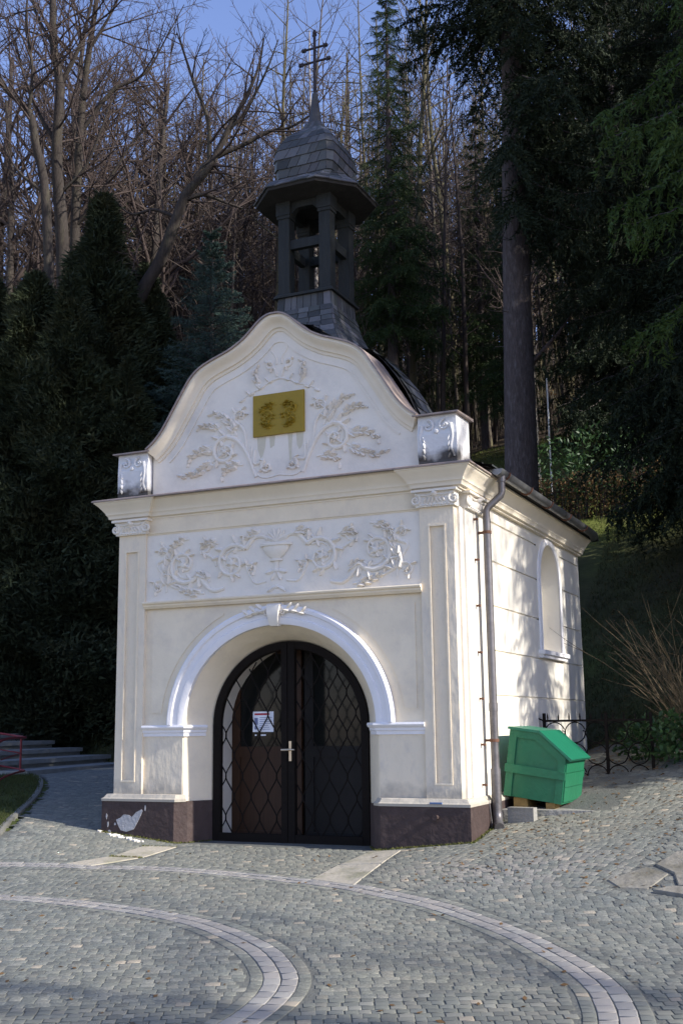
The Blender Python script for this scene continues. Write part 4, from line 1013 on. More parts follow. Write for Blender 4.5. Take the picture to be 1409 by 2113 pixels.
def grow(out, p, d, L, r, lvl, q):
    step = q['step'][min(lvl, len(q['step'])-1)]; n = max(3, int(L/step)+1); pts = [np.array(p, float)]; d = unit(np.array(d, float)); ds = [d]
    wob = q['wob'][min(lvl, len(q['wob'])-1)]; trop = q['trop'][min(lvl, len(q['trop'])-1)]
    for i in range(n-1):
        d = unit(d+tr.normal(0, wob, 3)+np.array([0, 0, trop])); ds.append(d); pts.append(pts[-1]+d*L/(n-1))
    rad = r*np.linspace(1, q['taper'][min(lvl, len(q['taper'])-1)], n)
    out[min(lvl, 3)].append((np.array(pts), rad, [8, 5, 4, 3, 3, 3][min(lvl, 5)]))
    if lvl >= q['max']: return
    nc = max(1, int(L*q['dens'][lvl]*tr.uniform(.8, 1.2)))
    for c in range(nc):
        t = q['start'][lvl]+(1-q['start'][lvl])*(c+tr.rand())/nc; t = min(t, .98); k = t*(n-1); i = int(k); f = k-i
        pp_ = pts[i]*(1-f)+pts[min(i+1, n-1)]*f; dd = ds[i]
        ax = unit(np.cross(dd, tr.normal(size=3))); a = math.radians(tr.normal(q['ang'][lvl], 9))
        cd = dd*math.cos(a)+ax*math.sin(a)
        cl = L*q['ratio'][lvl]*(1-.55*t)*tr.uniform(.65, 1.25); cr = min(np.interp(k, np.arange(n), rad)*.72, q['rmax'][lvl])*tr.uniform(.7, 1)
        if cl < .12: continue
        grow(out, pp_, cd, cl, max(cr, q['rmin']), lvl+1, q)
def bare_meshes(q, L, r, d=(0, 0, 1), trunk_pts=None, limbs=()):
    out = {0: [], 1: [], 2: [], 3: []}
    grow(out, (0, 0, -.3), d, L, r, 0, q)
    tm = np_mesh('trunk', *tubes(out[0]), q['bark'], smooth=True)
    cm = np_mesh('crown', *tubes(out[1]+out[2]+out[3]), q['twig'])
    return tm, cm
FOREST = dict(step=[.9, .5, .25, .2], wob=[.025, .10, .16, .2], trop=[.02, .06, .05, .03], taper=[.18, .25, .4, .5], dens=[2.0, 3.2, 3.5], start=[.28, .2, .2], ang=[52, 42, 40], ratio=[.26, .45, .5], rmax=[.035, .012, .008], rmin=.0055, max=3, bark='bark_forest', twig='twig_forest')
mat('bark_olive', (.10, .088, .045), .95, .35, 3, stretch=(3, 3, .4), alt=(.10, .085, .07), altscale=.7, altlo=.45, althi=.7)
THIN = dict(FOREST, bark='bark_olive', twig='bark_olive', dens=[1.4, 2.2, 2.6], start=[.45, .2, .2], ratio=[.17, .5, .5])
BIG = dict(step=[.8, .45, .25, .18, .15], wob=[.03, .11, .16, .2, .2], trop=[.02, .08, .07, .04, .03], taper=[.25, .2, .3, .5, .5], dens=[1.6, 2.4, 3.2, 3.2], start=[.40, .18, .15, .2], ang=[48, 45, 42, 40], ratio=[.42, .5, .5, .5], rmax=[.09, .03, .012, .007], rmin=.006, max=4, bark='bark_bare', twig='twig')
def tree_thing(name, meshes, label, x, y, rz=0, s=1., group=None, cat='tree', dz=0.):
    t = thing(name, label, cat, (x, y, G(x, y)+dz), rz, group); t.scale = (s, s, s)
    for nm, me in meshes: link(nm, me, t)
    return t
# --- conifers
def needle_tris(P, D, ln, wd):
    """one slender triangle per row: from P along D"""
    n = len(P); S_ = np.cross(D, tr.normal(size=(n, 3))); S_ /= np.linalg.norm(S_, axis=1, keepdims=True)+1e-9
    wd = np.asarray(wd).reshape(-1, 1); ln = np.asarray(ln).reshape(-1, 1)
    V = np.stack([P-S_*wd, P+S_*wd, P+D*ln], 1)
    return V
def spruce_branch(hang=.8, twigs=22, dens=16):
    """unit branch along +x; returns needle triangles (n,3,3) and the wood polyline"""
    s = np.linspace(0, 1, 14); zc = -.30*s+.18*s**2.2+tr.normal(0, .008, 14); yc = tr.normal(0, .012, 14).cumsum()*.6
    ax = np.stack([s, yc, zc], 1); T = []
    for i in range(twigs):
        for sd in (-1, 1):
            t = .10+.9*(i+tr.rand())/twigs; p = np.array([np.interp(t, s, ax[:, k]) for k in range(3)])
            L = (.34*(1-.62*t)+.05)*tr.uniform(.6, 1.2); a = math.radians(tr.normal(55, 10)); dn = hang*tr.uniform(.3, 1.3)
            d = unit(np.array([math.cos(a), sd*math.sin(a), -dn])); n = dens
            u = np.linspace(.05, 1, n); P = p+d*L*u[:, None]+np.array([0, 0, -.25*L*hang])*u[:, None]**2
            for rep in range(2):
                D = d+tr.normal(0, .55, (n, 3)); D /= np.linalg.norm(D, axis=1, keepdims=True)
                T.append(needle_tris(P+tr.normal(0, .006, (n, 3)), D, tr.uniform(.035, .06, n), np.full(n, .0075)))
    n = 60; u = tr.rand(n); P = np.stack([np.interp(u, s, ax[:, k]) for k in range(3)], 1); D = np.array([.6, 0, 0])+tr.normal(0, .6, (n, 3)); D /= np.linalg.norm(D, axis=1, keepdims=True)
    T.append(needle_tris(P, D, tr.uniform(.04, .06, n), np.full(n, .008)))
    return np.vstack(T), ax
SB = [spruce_branch(.9, 20, 13) for _ in range(4)]
SB2 = [spruce_branch(.35, 16, 12) for _ in range(3)]
def conifer(h, r, z0, lmax, tiers, per, needle, templates, bark='bark_spruce', tilt=(-.35, .35), shape=1.0, lean=0., dead=0, skip=None):
    """trunk of height h with a crown from z0 up; returns meshes"""
    zs = np.linspace(-.4, h, 16); tp = np.stack([lean*zs/h, .02*np.sin(zs), zs], 1)
    trunk = [(tp, r*np.clip(1-zs/h, .03, 1)**.8, 10)]
    wood = []; tris = []
    for ti in range(tiers):
        f = ti/(tiers-1); z = z0+(h-.25-z0)*f
        L = lmax*((1-f)**shape*.93+.07)*(1 if ti > 1 else .8)
        a0 = tr.rand()*6.28
        for k in range(per):
            a = a0+2*math.pi*(k+tr.uniform(-.3, .3))/per
            if skip is not None and skip(z, a): continue
            Lb = L*tr.uniform(.6, 1.12); T, ax = templates[tr.randint(len(templates))]
            el = tilt[0]+(tilt[1]-tilt[0])*f+tr.normal(0, .1)
            ce, se, ca_, sa = math.cos(el), math.sin(el), math.cos(a), math.sin(a)
            Rm = np.array([[ca_*ce, -sa, -ca_*se], [sa*ce, ca_, -sa*se], [se, 0, ce]])
            o = np.array([lean*z/h, 0, z+tr.normal(0, .08)]); sc_ = np.array([Lb, Lb*tr.uniform(.8, 1.2), Lb])
            kp = tr.rand(len(T)) < min(1., .35+.28*Lb)
            tt_ = (T[kp]-T[kp][:, :1])
            TT = T[kp][:, :1]*sc_+tt_*max(.9, min(Lb, 2.2))
            tris.append(TT@Rm.T+o)
            wood.append(((ax*sc_)@Rm.T+o, np.linspace(.016*Lb**.5+.004, .004, len(ax)), 3))
    for k in range(dead):
        z = tr.uniform(1.5, z0+1); a = tr.rand()*6.28; Lb = tr.uniform(.4, 1.3)
        P = np.array([[lean*z/h+math.cos(a)*s*Lb, math.sin(a)*s*Lb, z-.25*s*Lb+.1*s*s] for s in np.linspace(0, 1, 6)])+tr.normal(0, .015, (6, 3)); wood.append((P, np.linspace(.012, .003, 6), 3))
    tm = np_mesh('trunk', *tubes(trunk), bark, smooth=True)
    wm = np_mesh('branches', *tubes(wood), bark)
    T = np.concatenate(tris); cm = np_mesh('crown', T.reshape(-1, 3), np.arange(len(T)*3).reshape(-1, 3), needle)
    return [('trunk', tm), ('branches', wm), ('crown', cm)]
def thuja(h, R_, n, needle='needle_thuja', seed=0, spray=.17, power=1.4, lump=.25):
    z = h*(tr.rand(n)**.85); a = tr.rand(n)*2*math.pi
    prof = R_*(1-(z/h)**power)**.8*(.55+.45*np.clip(z/h*5, 0, 1))
    lum = 1+lump*(np.sin(a*3+z*1.9+seed)*.5+np.sin(a*5-z*2.7+seed*2)*.3+np.sin(z*5.1+a*2)*.3)
    rr = prof*lum*(.45+.55*tr.rand(n)**.35)
    P = np.stack([rr*np.cos(a), rr*np.sin(a), z+.1], 1); T = []
    for k in range(3):
        D = np.stack([np.cos(a), np.sin(a), np.full(n, .35)], 1)+tr.normal(0, .5, (n, 3)); D /= np.linalg.norm(D, axis=1, keepdims=True)
        T.append(needle_tris(P+tr.normal(0, .05, (n, 3)), D, spray*tr.uniform(.6, 1.3, n), spray*.16*tr.uniform(.7, 1.3, n)))
    T = np.concatenate(T); cm = np_mesh('crown', T.reshape(-1, 3), np.arange(len(T)*3).reshape(-1, 3), needle)
    zs = np.linspace(-.3, h*.96, 10); tm = np_mesh('trunk', *tubes([(np.stack([0*zs, 0*zs, zs], 1), R_*.10*(1-zs/h)+.01, 7)]), 'bark_bare', smooth=True)
    return [('trunk', tm), ('crown', cm)]

# left: dark tree-of-life shrubs, nearly black green
TH = [thuja(10, 2.1, 30000, seed=k*1.7, power=p_, lump=.8, spray=.16) for k, p_ in enumerate((.85, 1.3, .95))]
for i, (x, y, h, v, lab) in enumerate([
        (-10.12, 10.45, 12.1, 0, 'tallest dark evergreen of the clump left of the chapel'),
        (-10.96, 9.14, 10.7, 1, 'broad dark evergreen near the left edge above the stairs'),
        (-9.54, 11.48, 9.7, 2, 'dark pointed evergreen at the right side of the dark clump'),
        (-12.3, 9.3, 10.8, 0, 'dark evergreen cut by the left edge of the photo'),
        (-9.48, 12.72, 7.0, 1, 'low dark evergreen close behind the gable pedestal'),
        (-9.99, 9.2, 10.4, 2, 'dark evergreen in front of the tallest one by the stairs'),
        (-8.68, 9.6, 7.8, 0, 'short dark evergreen nearest to the left wall of the chapel'),
        (-13.6, 8.9, 9.7, 1, 'dark evergreen beyond the railing outside the stairs')]):
    tree_thing('evergreen_tree', TH[v], lab, x, y, i*1.9, h/10, 'dark evergreens left of the chapel')
# blue spruce behind the gable
BS = conifer(9.9, .11, .8, 2.9, 34, 11, 'needle_blue', SB2, tilt=(-.1, .5), shape=.9)
tree_thing('blue_spruce', BS, 'bluish young spruce standing between the leaning tree and the bell turret', -7.71, 11.47)
# tall spruce right of the turret
SC = conifer(17.2, .2, 5.6, 2.15, 36, 6, 'needle_spruce', SB, tilt=(-.35, .15), shape=.9, dead=14)
tree_thing('spruce_tree', SC, 'tall narrow spruce against the sky just right of the cross', -6.33, 19.38)
# big spruces on the right
SR = conifer(21, .34, 8.4, 2.9, 34, 8, 'needle_dark', SB, tilt=(-.45, .2), shape=.5, dead=16, lean=.35, skip=lambda z, a: z < 12 and math.cos(a-3.0) > .2)
tree_thing('spruce_tree', SR, 'big spruce with the thick bare trunk rising right behind the chapel roof', .12, 9.05, .4)
SF_ = conifer(17, .24, 2.2, 2.8, 40, 8, 'needle_dark', SB, tilt=(-.5, .2), shape=.7, dead=4)
for i, (x, y, s, lab) in enumerate([
        (1.3, 19.4, 1.15, 'dark spruce with branches to the ground behind the hedge'),
        (.7, 17.4, 1.0, 'dark spruce right behind the rhododendrons'),
        (3.3, 10.2, .95, 'dark spruce filling the upper right edge of the photo'),
        (3.8, 20.5, 1.15, 'dark spruce farthest back at the right edge'),
        (4.9, 7.2, .9, 'dark spruce whose branch tips hang into the right edge')]):
    tree_thing('spruce_tree', SF_, lab, x, y, 1.3+i*2.1, s, 'dark spruces on the bank at the right')
# spruces beyond the right edge that shade the bank, the roof and part of the side wall
SR2 = conifer(21, .13, 8.4, 3.7, 34, 9, 'needle_dark', SB, tilt=(-.45, .2), shape=.5)
SN = conifer(15, .16, .7, 1.5, 44, 8, 'needle_dark', SB, tilt=(-.4, .3), shape=.75)
off = [(SN, 8.6, 2.62, 1.0), (SN, 10.6, 4.5, .8), (SR2, 12.5, 2.5, 1.4), (SF_, 8.2, 9.2, .9), (SF_, 12.0, 6.6, 1.0), (SF_, 16.5, 8.6, .9)]
for i, (me, x, y, s) in enumerate(off):
    tree_thing('spruce_tree', me, 'dark spruce on the slope beyond the right edge', x, y, i*1.7, s, 'dark spruces beyond the right edge')
mat('needle_sunlit', (.06, .10, .022), .7, .3, 2, alt=(.04, .07, .016), altscale=1.2, trans=.3)  # spruce needle colour raised to stand in for sun on the sprigs
SH = conifer(14.5, .17, 6.0, 3.1, 11, 5, 'needle_sunlit', SB, tilt=(-.5, .15), shape=.6)
tree_thing('spruce_tree', SH, 'spruce beyond the right edge whose drooping tips, coloured as if sunlit, reach into view', 4.85, 4.4, .7)
# bare trees on the left
def custom_tree(name, label, trunk, r0, r1, limbs, q, L=(1.5, 2.6), n=10, group=None):
    base = np.array(trunk[0]); t = thing(name, label, 'tree', tuple(base), 0, group)
    tp = np.array(catmull([tuple(np.array(p)-base) for p in trunk], 4)); rad = np.linspace(r0, r1, len(tp)); tb = [(tp, rad, 9)]
    out = {0: [], 1: [], 2: [], 3: []}
    def twigs(P, rads, n, t0):
        for c in range(n):
            k = (t0+(1-t0)*(c+tr.rand())/n)*(len(P)-1); i = min(int(k), len(P)-2); p = P[i]*(1-(k-i))+P[i+1]*(k-i); dd = unit(P[i+1]-P[i])
            ax_ = unit(np.cross(dd, tr.normal(size=3))); a = math.radians(tr.normal(50, 12)); f = k/(len(P)-1)
            grow(out, p, dd*math.cos(a)+ax_*math.sin(a), tr.uniform(*L)*(1-.35*f), min(.035, rads[i]*.6), 1, q)
    for lm, ra, rb, nt in limbs:
        lp_ = np.array(catmull([tuple(np.array(p)-base) for p in lm], 4)); lr = np.linspace(ra, rb, len(lp_)); tb.append((lp_, lr, 6)); twigs(lp_, lr, nt, .12)
    twigs(tp, rad, n, .45)
    link('trunk', np_mesh('trunk', *tubes(tb), q['bark'], smooth=True), t); link('crown', np_mesh('crown', *tubes(out[1]+out[2]+out[3]), q['twig']), t)
    return t
LQ = dict(BIG, dens=[0, 4.0, 4.8, 4.4], ratio=[.4, .52, .5, .5])
gz_ = lambda x, y: (x, y, G(x, y)-.2)
custom_tree('bare_tree', 'leaning bare tree whose forked crown spreads left of the bell turret',
    [gz_(-10.6, 11.2), (-10.07, 11.03, 9.56), (-9.39, 10.99, 11.24), (-8.91, 11.05, 12.03), (-8.45, 11.05, 13.04), (-8.19, 11.05, 13.6), (-7.64, 11.17, 14.21), (-7.17, 11.21, 15.05), (-6.8, 11.25, 15.67), (-6.43, 11.28, 16.4), (-6.2, 11.2, 17.2)], .2, .012,
    [([(-8.19, 11.05, 13.6), (-7.66, 11.14, 14.32), (-6.89, 11.41, 14.71), (-6.24, 11.64, 15.04), (-5.81, 11.82, 15.12), (-5.2, 11.9, 15.4)], .075, .02, 9),
     ([(-8.31, 11.03, 13.43), (-7.83, 11.22, 13.57), (-7.32, 11.49, 13.36), (-7.02, 11.65, 13.24)], .06, .02, 6),
     ([(-7.64, 11.17, 14.21), (-7.57, 10.98, 15.28), (-7.8, 10.69, 16.19), (-7.95, 10.49, 16.87), (-8.1, 10.4, 17.4)], .06, .015, 9),
     ([(-7.17, 11.21, 15.05), (-6.7, 11.2, 15.4), (-6.1, 11.1, 16.2), (-5.7, 11.0, 16.9)], .05, .012, 8),
     ([(-8.45, 11.05, 13.04), (-9.0, 10.9, 13.3), (-9.5, 10.7, 13.2), (-9.9, 10.6, 13.6)], .05, .015, 6)], LQ, (1.4, 2.5), 12)
custom_tree('bare_tree', 'tall dark bare tree, thickest of the trunks at the left',
    [gz_(-13.5, 14.0), (-13.2, 13.2, 8.5), (-12.8, 12.32, 13.51), (-12.76, 12.03, 15.02), (-12.69, 11.8, 16.27), (-12.48, 11.59, 17.77), (-12.54, 11.36, 18.78), (-12.45, 11.14, 20.03), (-12.38, 10.97, 22.5)], .21, .07,
    [([(-12.69, 11.8, 16.3), (-13.2, 11.7, 17.2), (-13.6, 11.5, 18.3), (-13.9, 11.4, 19.5)], .07, .02, 9), ([(-12.5, 11.6, 17.8), (-11.9, 11.6, 18.8), (-11.5, 11.6, 20.2), (-11.2, 11.6, 21.6)], .07, .02, 10),
     ([(-12.76, 12.03, 15.0), (-12.0, 12.1, 15.6), (-11.4, 12.0, 16.6), (-11.1, 12.0, 17.3)], .055, .015, 8), ([(-12.54, 11.4, 18.8), (-13.1, 11.2, 20.0), (-13.3, 11.1, 21.5)], .06, .02, 7)], LQ, (1.8, 3.2), 14, None)
custom_tree('bare_tree', 'bare tree with a long limb reaching right into the blue sky',
    [gz_(-14.0, 14.9), (-13.4, 13.8, 9.5), (-13.06, 13.13, 14.44), (-12.74, 12.8, 16.77), (-12.54, 12.63, 18.06), (-12.26, 12.48, 19.35), (-11.97, 12.35, 20.65), (-11.7, 12.2, 22.6)], .16, .05,
    [([(-12.64, 12.76, 17.15), (-11.83, 12.92, 18.18), (-11.2, 13.14, 18.5), (-10.81, 13.25, 18.82), (-10.39, 13.3, 19.52), (-9.82, 13.36, 20.49)], .06, .012, 14),
     ([(-13.0, 13.1, 14.6), (-12.2, 13.1, 15.4), (-11.4, 13.2, 16.6), (-10.8, 13.2, 17.1), (-10.5, 13.2, 17.7)], .06, .012, 11), ([(-12.3, 12.5, 19.3), (-11.6, 12.6, 20.4), (-11.0, 12.7, 21.8)], .05, .015, 8)], LQ, (1.6, 2.8), 12)
custom_tree('bare_tree', 'crooked bare tree at the far left curving towards the edge',
    [gz_(-12.6, 12.4), (-12.4, 11.6, 9.5), (-12.47, 11.19, 14.32), (-12.57, 10.84, 15.78), (-12.66, 10.63, 16.62), (-13.17, 10.27, 17.24), (-13.53, 9.91, 18.21), (-13.8, 9.7, 20)], .15, .04,
    [([(-12.5, 11.1, 14.6), (-13.1, 10.8, 15.2), (-13.6, 10.6, 16.2)], .05, .015, 8), ([(-12.66, 10.63, 16.6), (-12.4, 10.4, 17.6), (-12.5, 10.2, 18.9), (-12.3, 10.1, 20.2)], .06, .02, 9)], LQ, (1.6, 2.8), 12)
lime = bare_meshes(BIG, 14, .13)
for i, (x, y, s) in enumerate([(21, -5.6, 1.)]):
    tree_thing('bare_tree', [('trunk', lime[0]), ('crown', lime[1])], 'bare tree beyond the right edge that throws soft shade bands on the setts', x, y, i*2.2, s, 'bare trees beyond the right edge')
bm_ = [bare_meshes(BIG, 15.5, .2), bare_meshes(dict(BIG, start=[.5, .18, .15, .2]), 17, .22)]
for i, (x, y, s, lab) in enumerate([(-17.8, 17.2, 1.2, 'tall bare tree showing between the upper left corner and the thick trunk'), (-19.5, 20.5, 1.25, 'far tall bare tree at the left edge'), (-16.4, 20.4, 1.15, 'tall bare tree behind the long limb at the upper left'), (-15.2, 16.2, 1.0, 'many branched bare tree right behind the thick trunk'), (-15.5, 17.5, 1.05, 'bare tree behind the thick trunk at the left'), (-13.6, 17.8, .95, 'bare tree behind the limb that reaches into the sky'), (-17.0, 14.5, 1.1, 'bare tree at the upper left corner'), (-14.8, 21.5, .9, 'slender bare tree between the left trunks and the birch'), (-11.5, 19.5, .75, 'bushy bare tree just left of the turret dome')]):
    tree_thing('bare_tree', [('trunk', bm_[i % 2][0]), ('crown', bm_[i % 2][1])], lab, x, y, i*1.3, s)
# larch behind the cross and the pale birch
LARCH = dict(FOREST, step=[1.2, .3, .2, .2], wob=[.008, .05, .12, .2], trop=[.02, .07, .05, .03], dens=[2.3, 2.6, 2.0], start=[.45, .25, .2], ang=[84, 50, 40], ratio=[.16, .3, .4], rmax=[.022, .008, .006], max=2, bark='bark_pale')
lm_ = bare_meshes(LARCH, 18.4, .13)
tree_thing('larch_tree', [('trunk', lm_[0]), ('crown', lm_[1])], 'bare larch with level twigs right behind the double cross', -11.02, 23.87)
bi_ = bare_meshes(dict(FOREST, bark='bark_pale', start=[.5, .2, .2]), 15.5, .075)
tree_thing('birch_tree', [('trunk', bi_[0]), ('crown', bi_[1])], 'thin white stemmed birch behind the leaning tree', -15.3, 23.82)
# spruces mixed into the wood behind
SW = conifer(13, .14, 2.5, 1.9, 22, 7, 'needle_spruce', SB, tilt=(-.3, .25), shape=.85)
for i, (x, y, s, lab) in enumerate([(-15.6, 18.8, 1.08, 'green spruce showing between the bare trunks at the upper left'), (-16.8, 22.9, .85, 'green spruce in the wood left of the leaning tree'), (-9.6, 32.0, .9, 'spruce deep in the wood right of the narrow one'), (-8.1, 27.3, .55, 'young spruce in the wood above the right roof slope'), (-5.2, 24.5, .95, 'spruce close to the thick trunk at its left'), (-3.4, 21.0, .7, 'young spruce just left of the thick trunk')]):
    tree_thing('spruce_tree', SW, lab, x, y, i*2.3, s)
# the wood on the hillside: many thin bare trees
fm = [bare_meshes(FOREST, L, r) for L, r in ((13, .085), (15.5, .10), (11, .07))]+[bare_meshes(THIN, L, r) for L, r in ((15, .09), (12, .06), (17.5, .12))]
fr = np.random.RandomState(3); placed = []; tries = 0
while len(placed) < 285 and tries < 20000:
    tries += 1
    Dd = 22+fr.rand()**.8*48; hd = -24.5+fr.uniform(-19, 20); x = CAM[0]+math.sin(R(hd))*Dd; y = CAM[1]+math.cos(R(hd))*Dd
    tq = y-float(foot(x))
    if tq < (16.0 if x > -6 else 9.5): continue
    if any((x-a)**2+(y-b)**2 < .55 for a, b in placed): continue
    placed.append((x, y)); v = fr.randint(6); me = fm[v]
    t = thing('woodland_tree', 'thin bare tree of the wood on the hillside' if v < 3 else 'straight bare stem of the wood on the hillside', 'tree', (x, y, G(x, y)), fr.rand()*6.28, 'bare trees of the hillside wood' if v < 3 else 'straight stems of the hillside wood')
    s_ = fr.uniform(.75, 1.2); t.scale = (s_, s_, s_); t.rotation_euler[0] = fr.normal(0, .04); t.rotation_euler[1] = fr.normal(0, .04)
    link('trunk', me[0], t); link('crown', me[1], t)
# the far wood that reads as one mass of trunks and twigs
far = []
for i in range(620):
    Dd = 34+fr.rand()*50; hd = -24.5+fr.uniform(-22, 20); x = CAM[0]+math.sin(R(hd))*Dd; y = CAM[1]+math.cos(R(hd))*Dd; z = G(x, y); h_ = fr.uniform(11, 18)
    b = np.array([x, y, z-.2]); tip = b+np.array([fr.normal(0, .5), fr.normal(0, .5), h_]); far.append((np.array([b, (b+tip)/2+fr.normal(0, .1, 3), tip]), np.array([.09, .06, .012])*fr.uniform(.6, 1.3), 3))
    for k in range(30):
        f = .25+.75*fr.rand(); q = b+(tip-b)*f; L = (1.15-f)*h_*.28*fr.uniform(.5, 1.3)+.3; a = fr.rand()*6.28; d = unit(np.array([math.cos(a), math.sin(a), fr.uniform(.3, 1.3)]))
        e = q+d*L; far.append((np.array([q, q+d*L*.5+fr.normal(0, .04, 3), e]), np.array([.022, .014, .008]), 3))
        for m_ in range(3):
            g = q+d*L*fr.uniform(.3, .95); d2 = unit(d+fr.normal(0, .5, 3)); far.append((np.array([g, g+d2*L*.4]), np.array([.012, .006]), 3))
tag(link('far_wood', np_mesh('far_wood', *tubes(far), 'twig_forest')), 'far bare wood at the top of the hillside', kind='stuff')
# bright trunk and white pole behind the big spruce
wt = bare_meshes(dict(BIG, bark='bark_pale', wob=[.006, .11, .16, .2, .2], start=[.45, .2, .2, .2]), 7.5, .19)
tree_thing('pale_tree', [('trunk', wt[0]), ('crown', wt[1])], 'mottled pale trunk in sunlight just right of the thick spruce trunk', -1.5, 16.3)
mb = MB(); mb.tube([(0, 0, -.2), (0, 0, 3.1)], .022, 8); mb.tube([(0, 0, 3.1), (0, 0, 3.15)], [.03, .012], 8); o = mb.obj('white_pole', 'white_metal', None, 40); o.location = (-1.15, 16.6, G(-1.15, 16.6)); tag(o, 'thin white pole beside the mottled pale trunk', 'pole')

# ---------------------------------------------------------------- things round the chapel
# leaning green bin against the side wall
box = thing('grit_bin', 'green wooden bin with a sloping lid leaning beside the chapel wall', 'bin', (2.04, 1.02, .475)); box.rotation_euler = (0, R(8.3), 0)
PEN = [(0, 0), (.59, 0), (.59, .45), (.30, .655), (0, .655)]
D_ = .80
mb = MB(); mb.xprism(PEN, .015, D_-.015); mb.obj('bin_body', 'green_paint', box)
for y0, y1 in ((-.004, .015), (D_-.015, D_+.004)):
    for poly in ([(0, .0), (.075, .0), (.075, .655), (0, .655)], [(.515, .0), (.59, .0), (.59, .45), (.515, .50)], [(.075, .585), (.27, .585), (.515, .415), (.515, .50), (.295, .655), (.075, .655)]):
        mb = MB(); mb.xprism(poly, y0, y1); mb.obj('corner_board', 'green_paint', box)
    mb = MB(); mb.xprism([(-.012, .235), (.602, .235), (.602, .315), (-.012, .315)], y0-.016 if y0 < 0 else y0+.003, y1-.003 if y0 < 0 else y1+.016); mb.obj('cross_board', 'green_paint', box)
for z0, z1 in ((.02, .16), (.165, .30), (.305, .44)):
    mb = MB(); mb.box(.588, .603, .02, D_-.02, z0, z1); mb.obj('front_board', 'green_paint', box)
mb = MB(); mb.box(-.02, .31, -.02, D_+.02, .657, .682); mb.obj('top_board', 'green_lid', box)
mb = MB(); mb.xprism([(.295, .662), (.303, .684), (.655, .446), (.640, .424)], -.025, D_+.025); mb.obj('lid', 'green_lid', box)
for x0, y0, w_ in ((2.13, 1.06, .14), (2.46, 1.05, .09)):
    mb = MB(); mb.box(0, w_, 0, .78, 0, .108 if x0 < 2.3 else .058); o = mb.obj('timber_block', 'raw_timber'); o.location = (x0, y0, .345); tag(o, 'yellow timber block under the %s side of the green bin' % ('wall' if x0 < 2.3 else 'lid'), 'timber')
mb = MB(); mb.box(0, .27, 0, .09, 0, .19); o = mb.obj('concrete_block', 'concrete'); o.location = (2.17, .70, .19); o.rotation_euler = (0, 0, R(-8)); tag(o, 'grey concrete block on the ground beside the downpipe foot', 'block')
# iron fence
fen = thing('iron_fence', 'dark wrought iron fence with spikes and rings between chapel and bank', 'fence', (1.99, 2.85, .33))
for z_ in (.86, .12):
    mb = MB(); mb.box(0, 1.25, -.012, .012, z_, z_+.025); mb.obj('rail', 'iron', fen)
for i in range(10):
    mb = MB(); x = .06+.125*i; mb.tube([(x, 0, .885), (x, 0, .92), (x, 0, .965)], [.009, .011, .001], 6); mb.obj('spike', 'iron', fen)
for x in (.02, .73, 1.23):
    mb = MB(); mb.box(x-.016, x+.016, -.016, .016, -.2, .96); mb.obj('post', 'iron', fen)
for i in range(5):
    for k_, zc in enumerate((.74, .50, .26)):
        x = .14+.235*i+(0 if k_ != 1 else .0); rr_ = .115
        mb = MB(); mb.tube([(x+rr_*math.cos(t), 0, zc+rr_*math.sin(t)) for t in np.linspace(.3, 2*math.pi+.1, 20)]+[(x+rr_*.75, 0, zc+.02)], .007, 5, False); mb.obj('ring', 'iron', fen)
mb = MB(); mb.tube([(0, 0, .88), (-.04, -.02, .90), (-.07, -.04, .95)], .008, 5); mb.obj('hook', 'iron', fen)
# steps and railing at the left
st_ = thing('stone_stairs', 'shaded stone stairs with long treads climbing to the left behind the railing', 'stairs', (-6.62, 4.25, .42)); st_.rotation_euler = (0, 0, R(11))
for k_ in range(11):
    mb = MB(); x1 = .05-.60*k_; mb.box(x1-.75, x1-.05, -.1, 4.2, -.4, .05+.14*k_); mb.obj('step_base', 'stone_steps', st_)
    for q in range(3):
        mb = MB(); mb.box(x1-.63, x1, -.12+1.45*q, -.12+1.45*q+1.442, .052+.14*k_, .125+.14*k_); mb.obj('step', 'stone_steps', st_)
rl_ = thing('railing', 'low red metal railing round the grass corner by the stairs', 'railing', (-6.72, 4.18, G(-6.72, 4.18)))
def rel(p): return Vector(p)-rl_.location
c0 = Vector((-6.72, 4.18, G(-6.72, 4.18)))
A1 = [Vector((-6.72, 4.18, c0.z+.60)), Vector((-5.9, 3.1, G(-5.9, 3.1)+.60)), Vector((-5.0, 1.75, G(-5, 1.75)+.60)), Vector((-3.9, .1, G(-3.9, .1)+.58))]
B1 = [Vector((-6.72, 4.18, c0.z+.60)), Vector((-8.0, 4.0, c0.z+.78)), Vector((-9.4, 3.8, c0.z+.98)), Vector((-11, 3.55, c0.z+1.2))]
for nm, off_, r_ in (('top_rail', 0, .017), ('bottom_rail', -.50, .014)):
    pth = [p+Vector((0, 0, off_))-c0 for p in A1[::-1]]+[p+Vector((0, 0, off_))-c0 for p in B1[1:]]
    mb = MB(); mb.tube(catmull([tuple(p) for p in pth], 4), r_, 8); mb.obj(nm, 'red_rail', rl_, 40)
for p in (A1[0], A1[2]+Vector((.75, -1.0, 0)), B1[2]):
    mb = MB(); q = p-c0; mb.tube([(q.x, q.y, q.z), (q.x, q.y, q.z-.62)], .017, 8); mb.obj('post', 'red_rail', rl_, 40)
for P_ in (A1, B1):
    mb = MB(); a, b = P_[0]-c0, P_[2]-c0; mb.tube([tuple(a+Vector((0, 0, -.25))), tuple(b+Vector((0, 0, -.25)))], .009, 6); mb.obj('middle_rail', 'red_rail', rl_, 40)
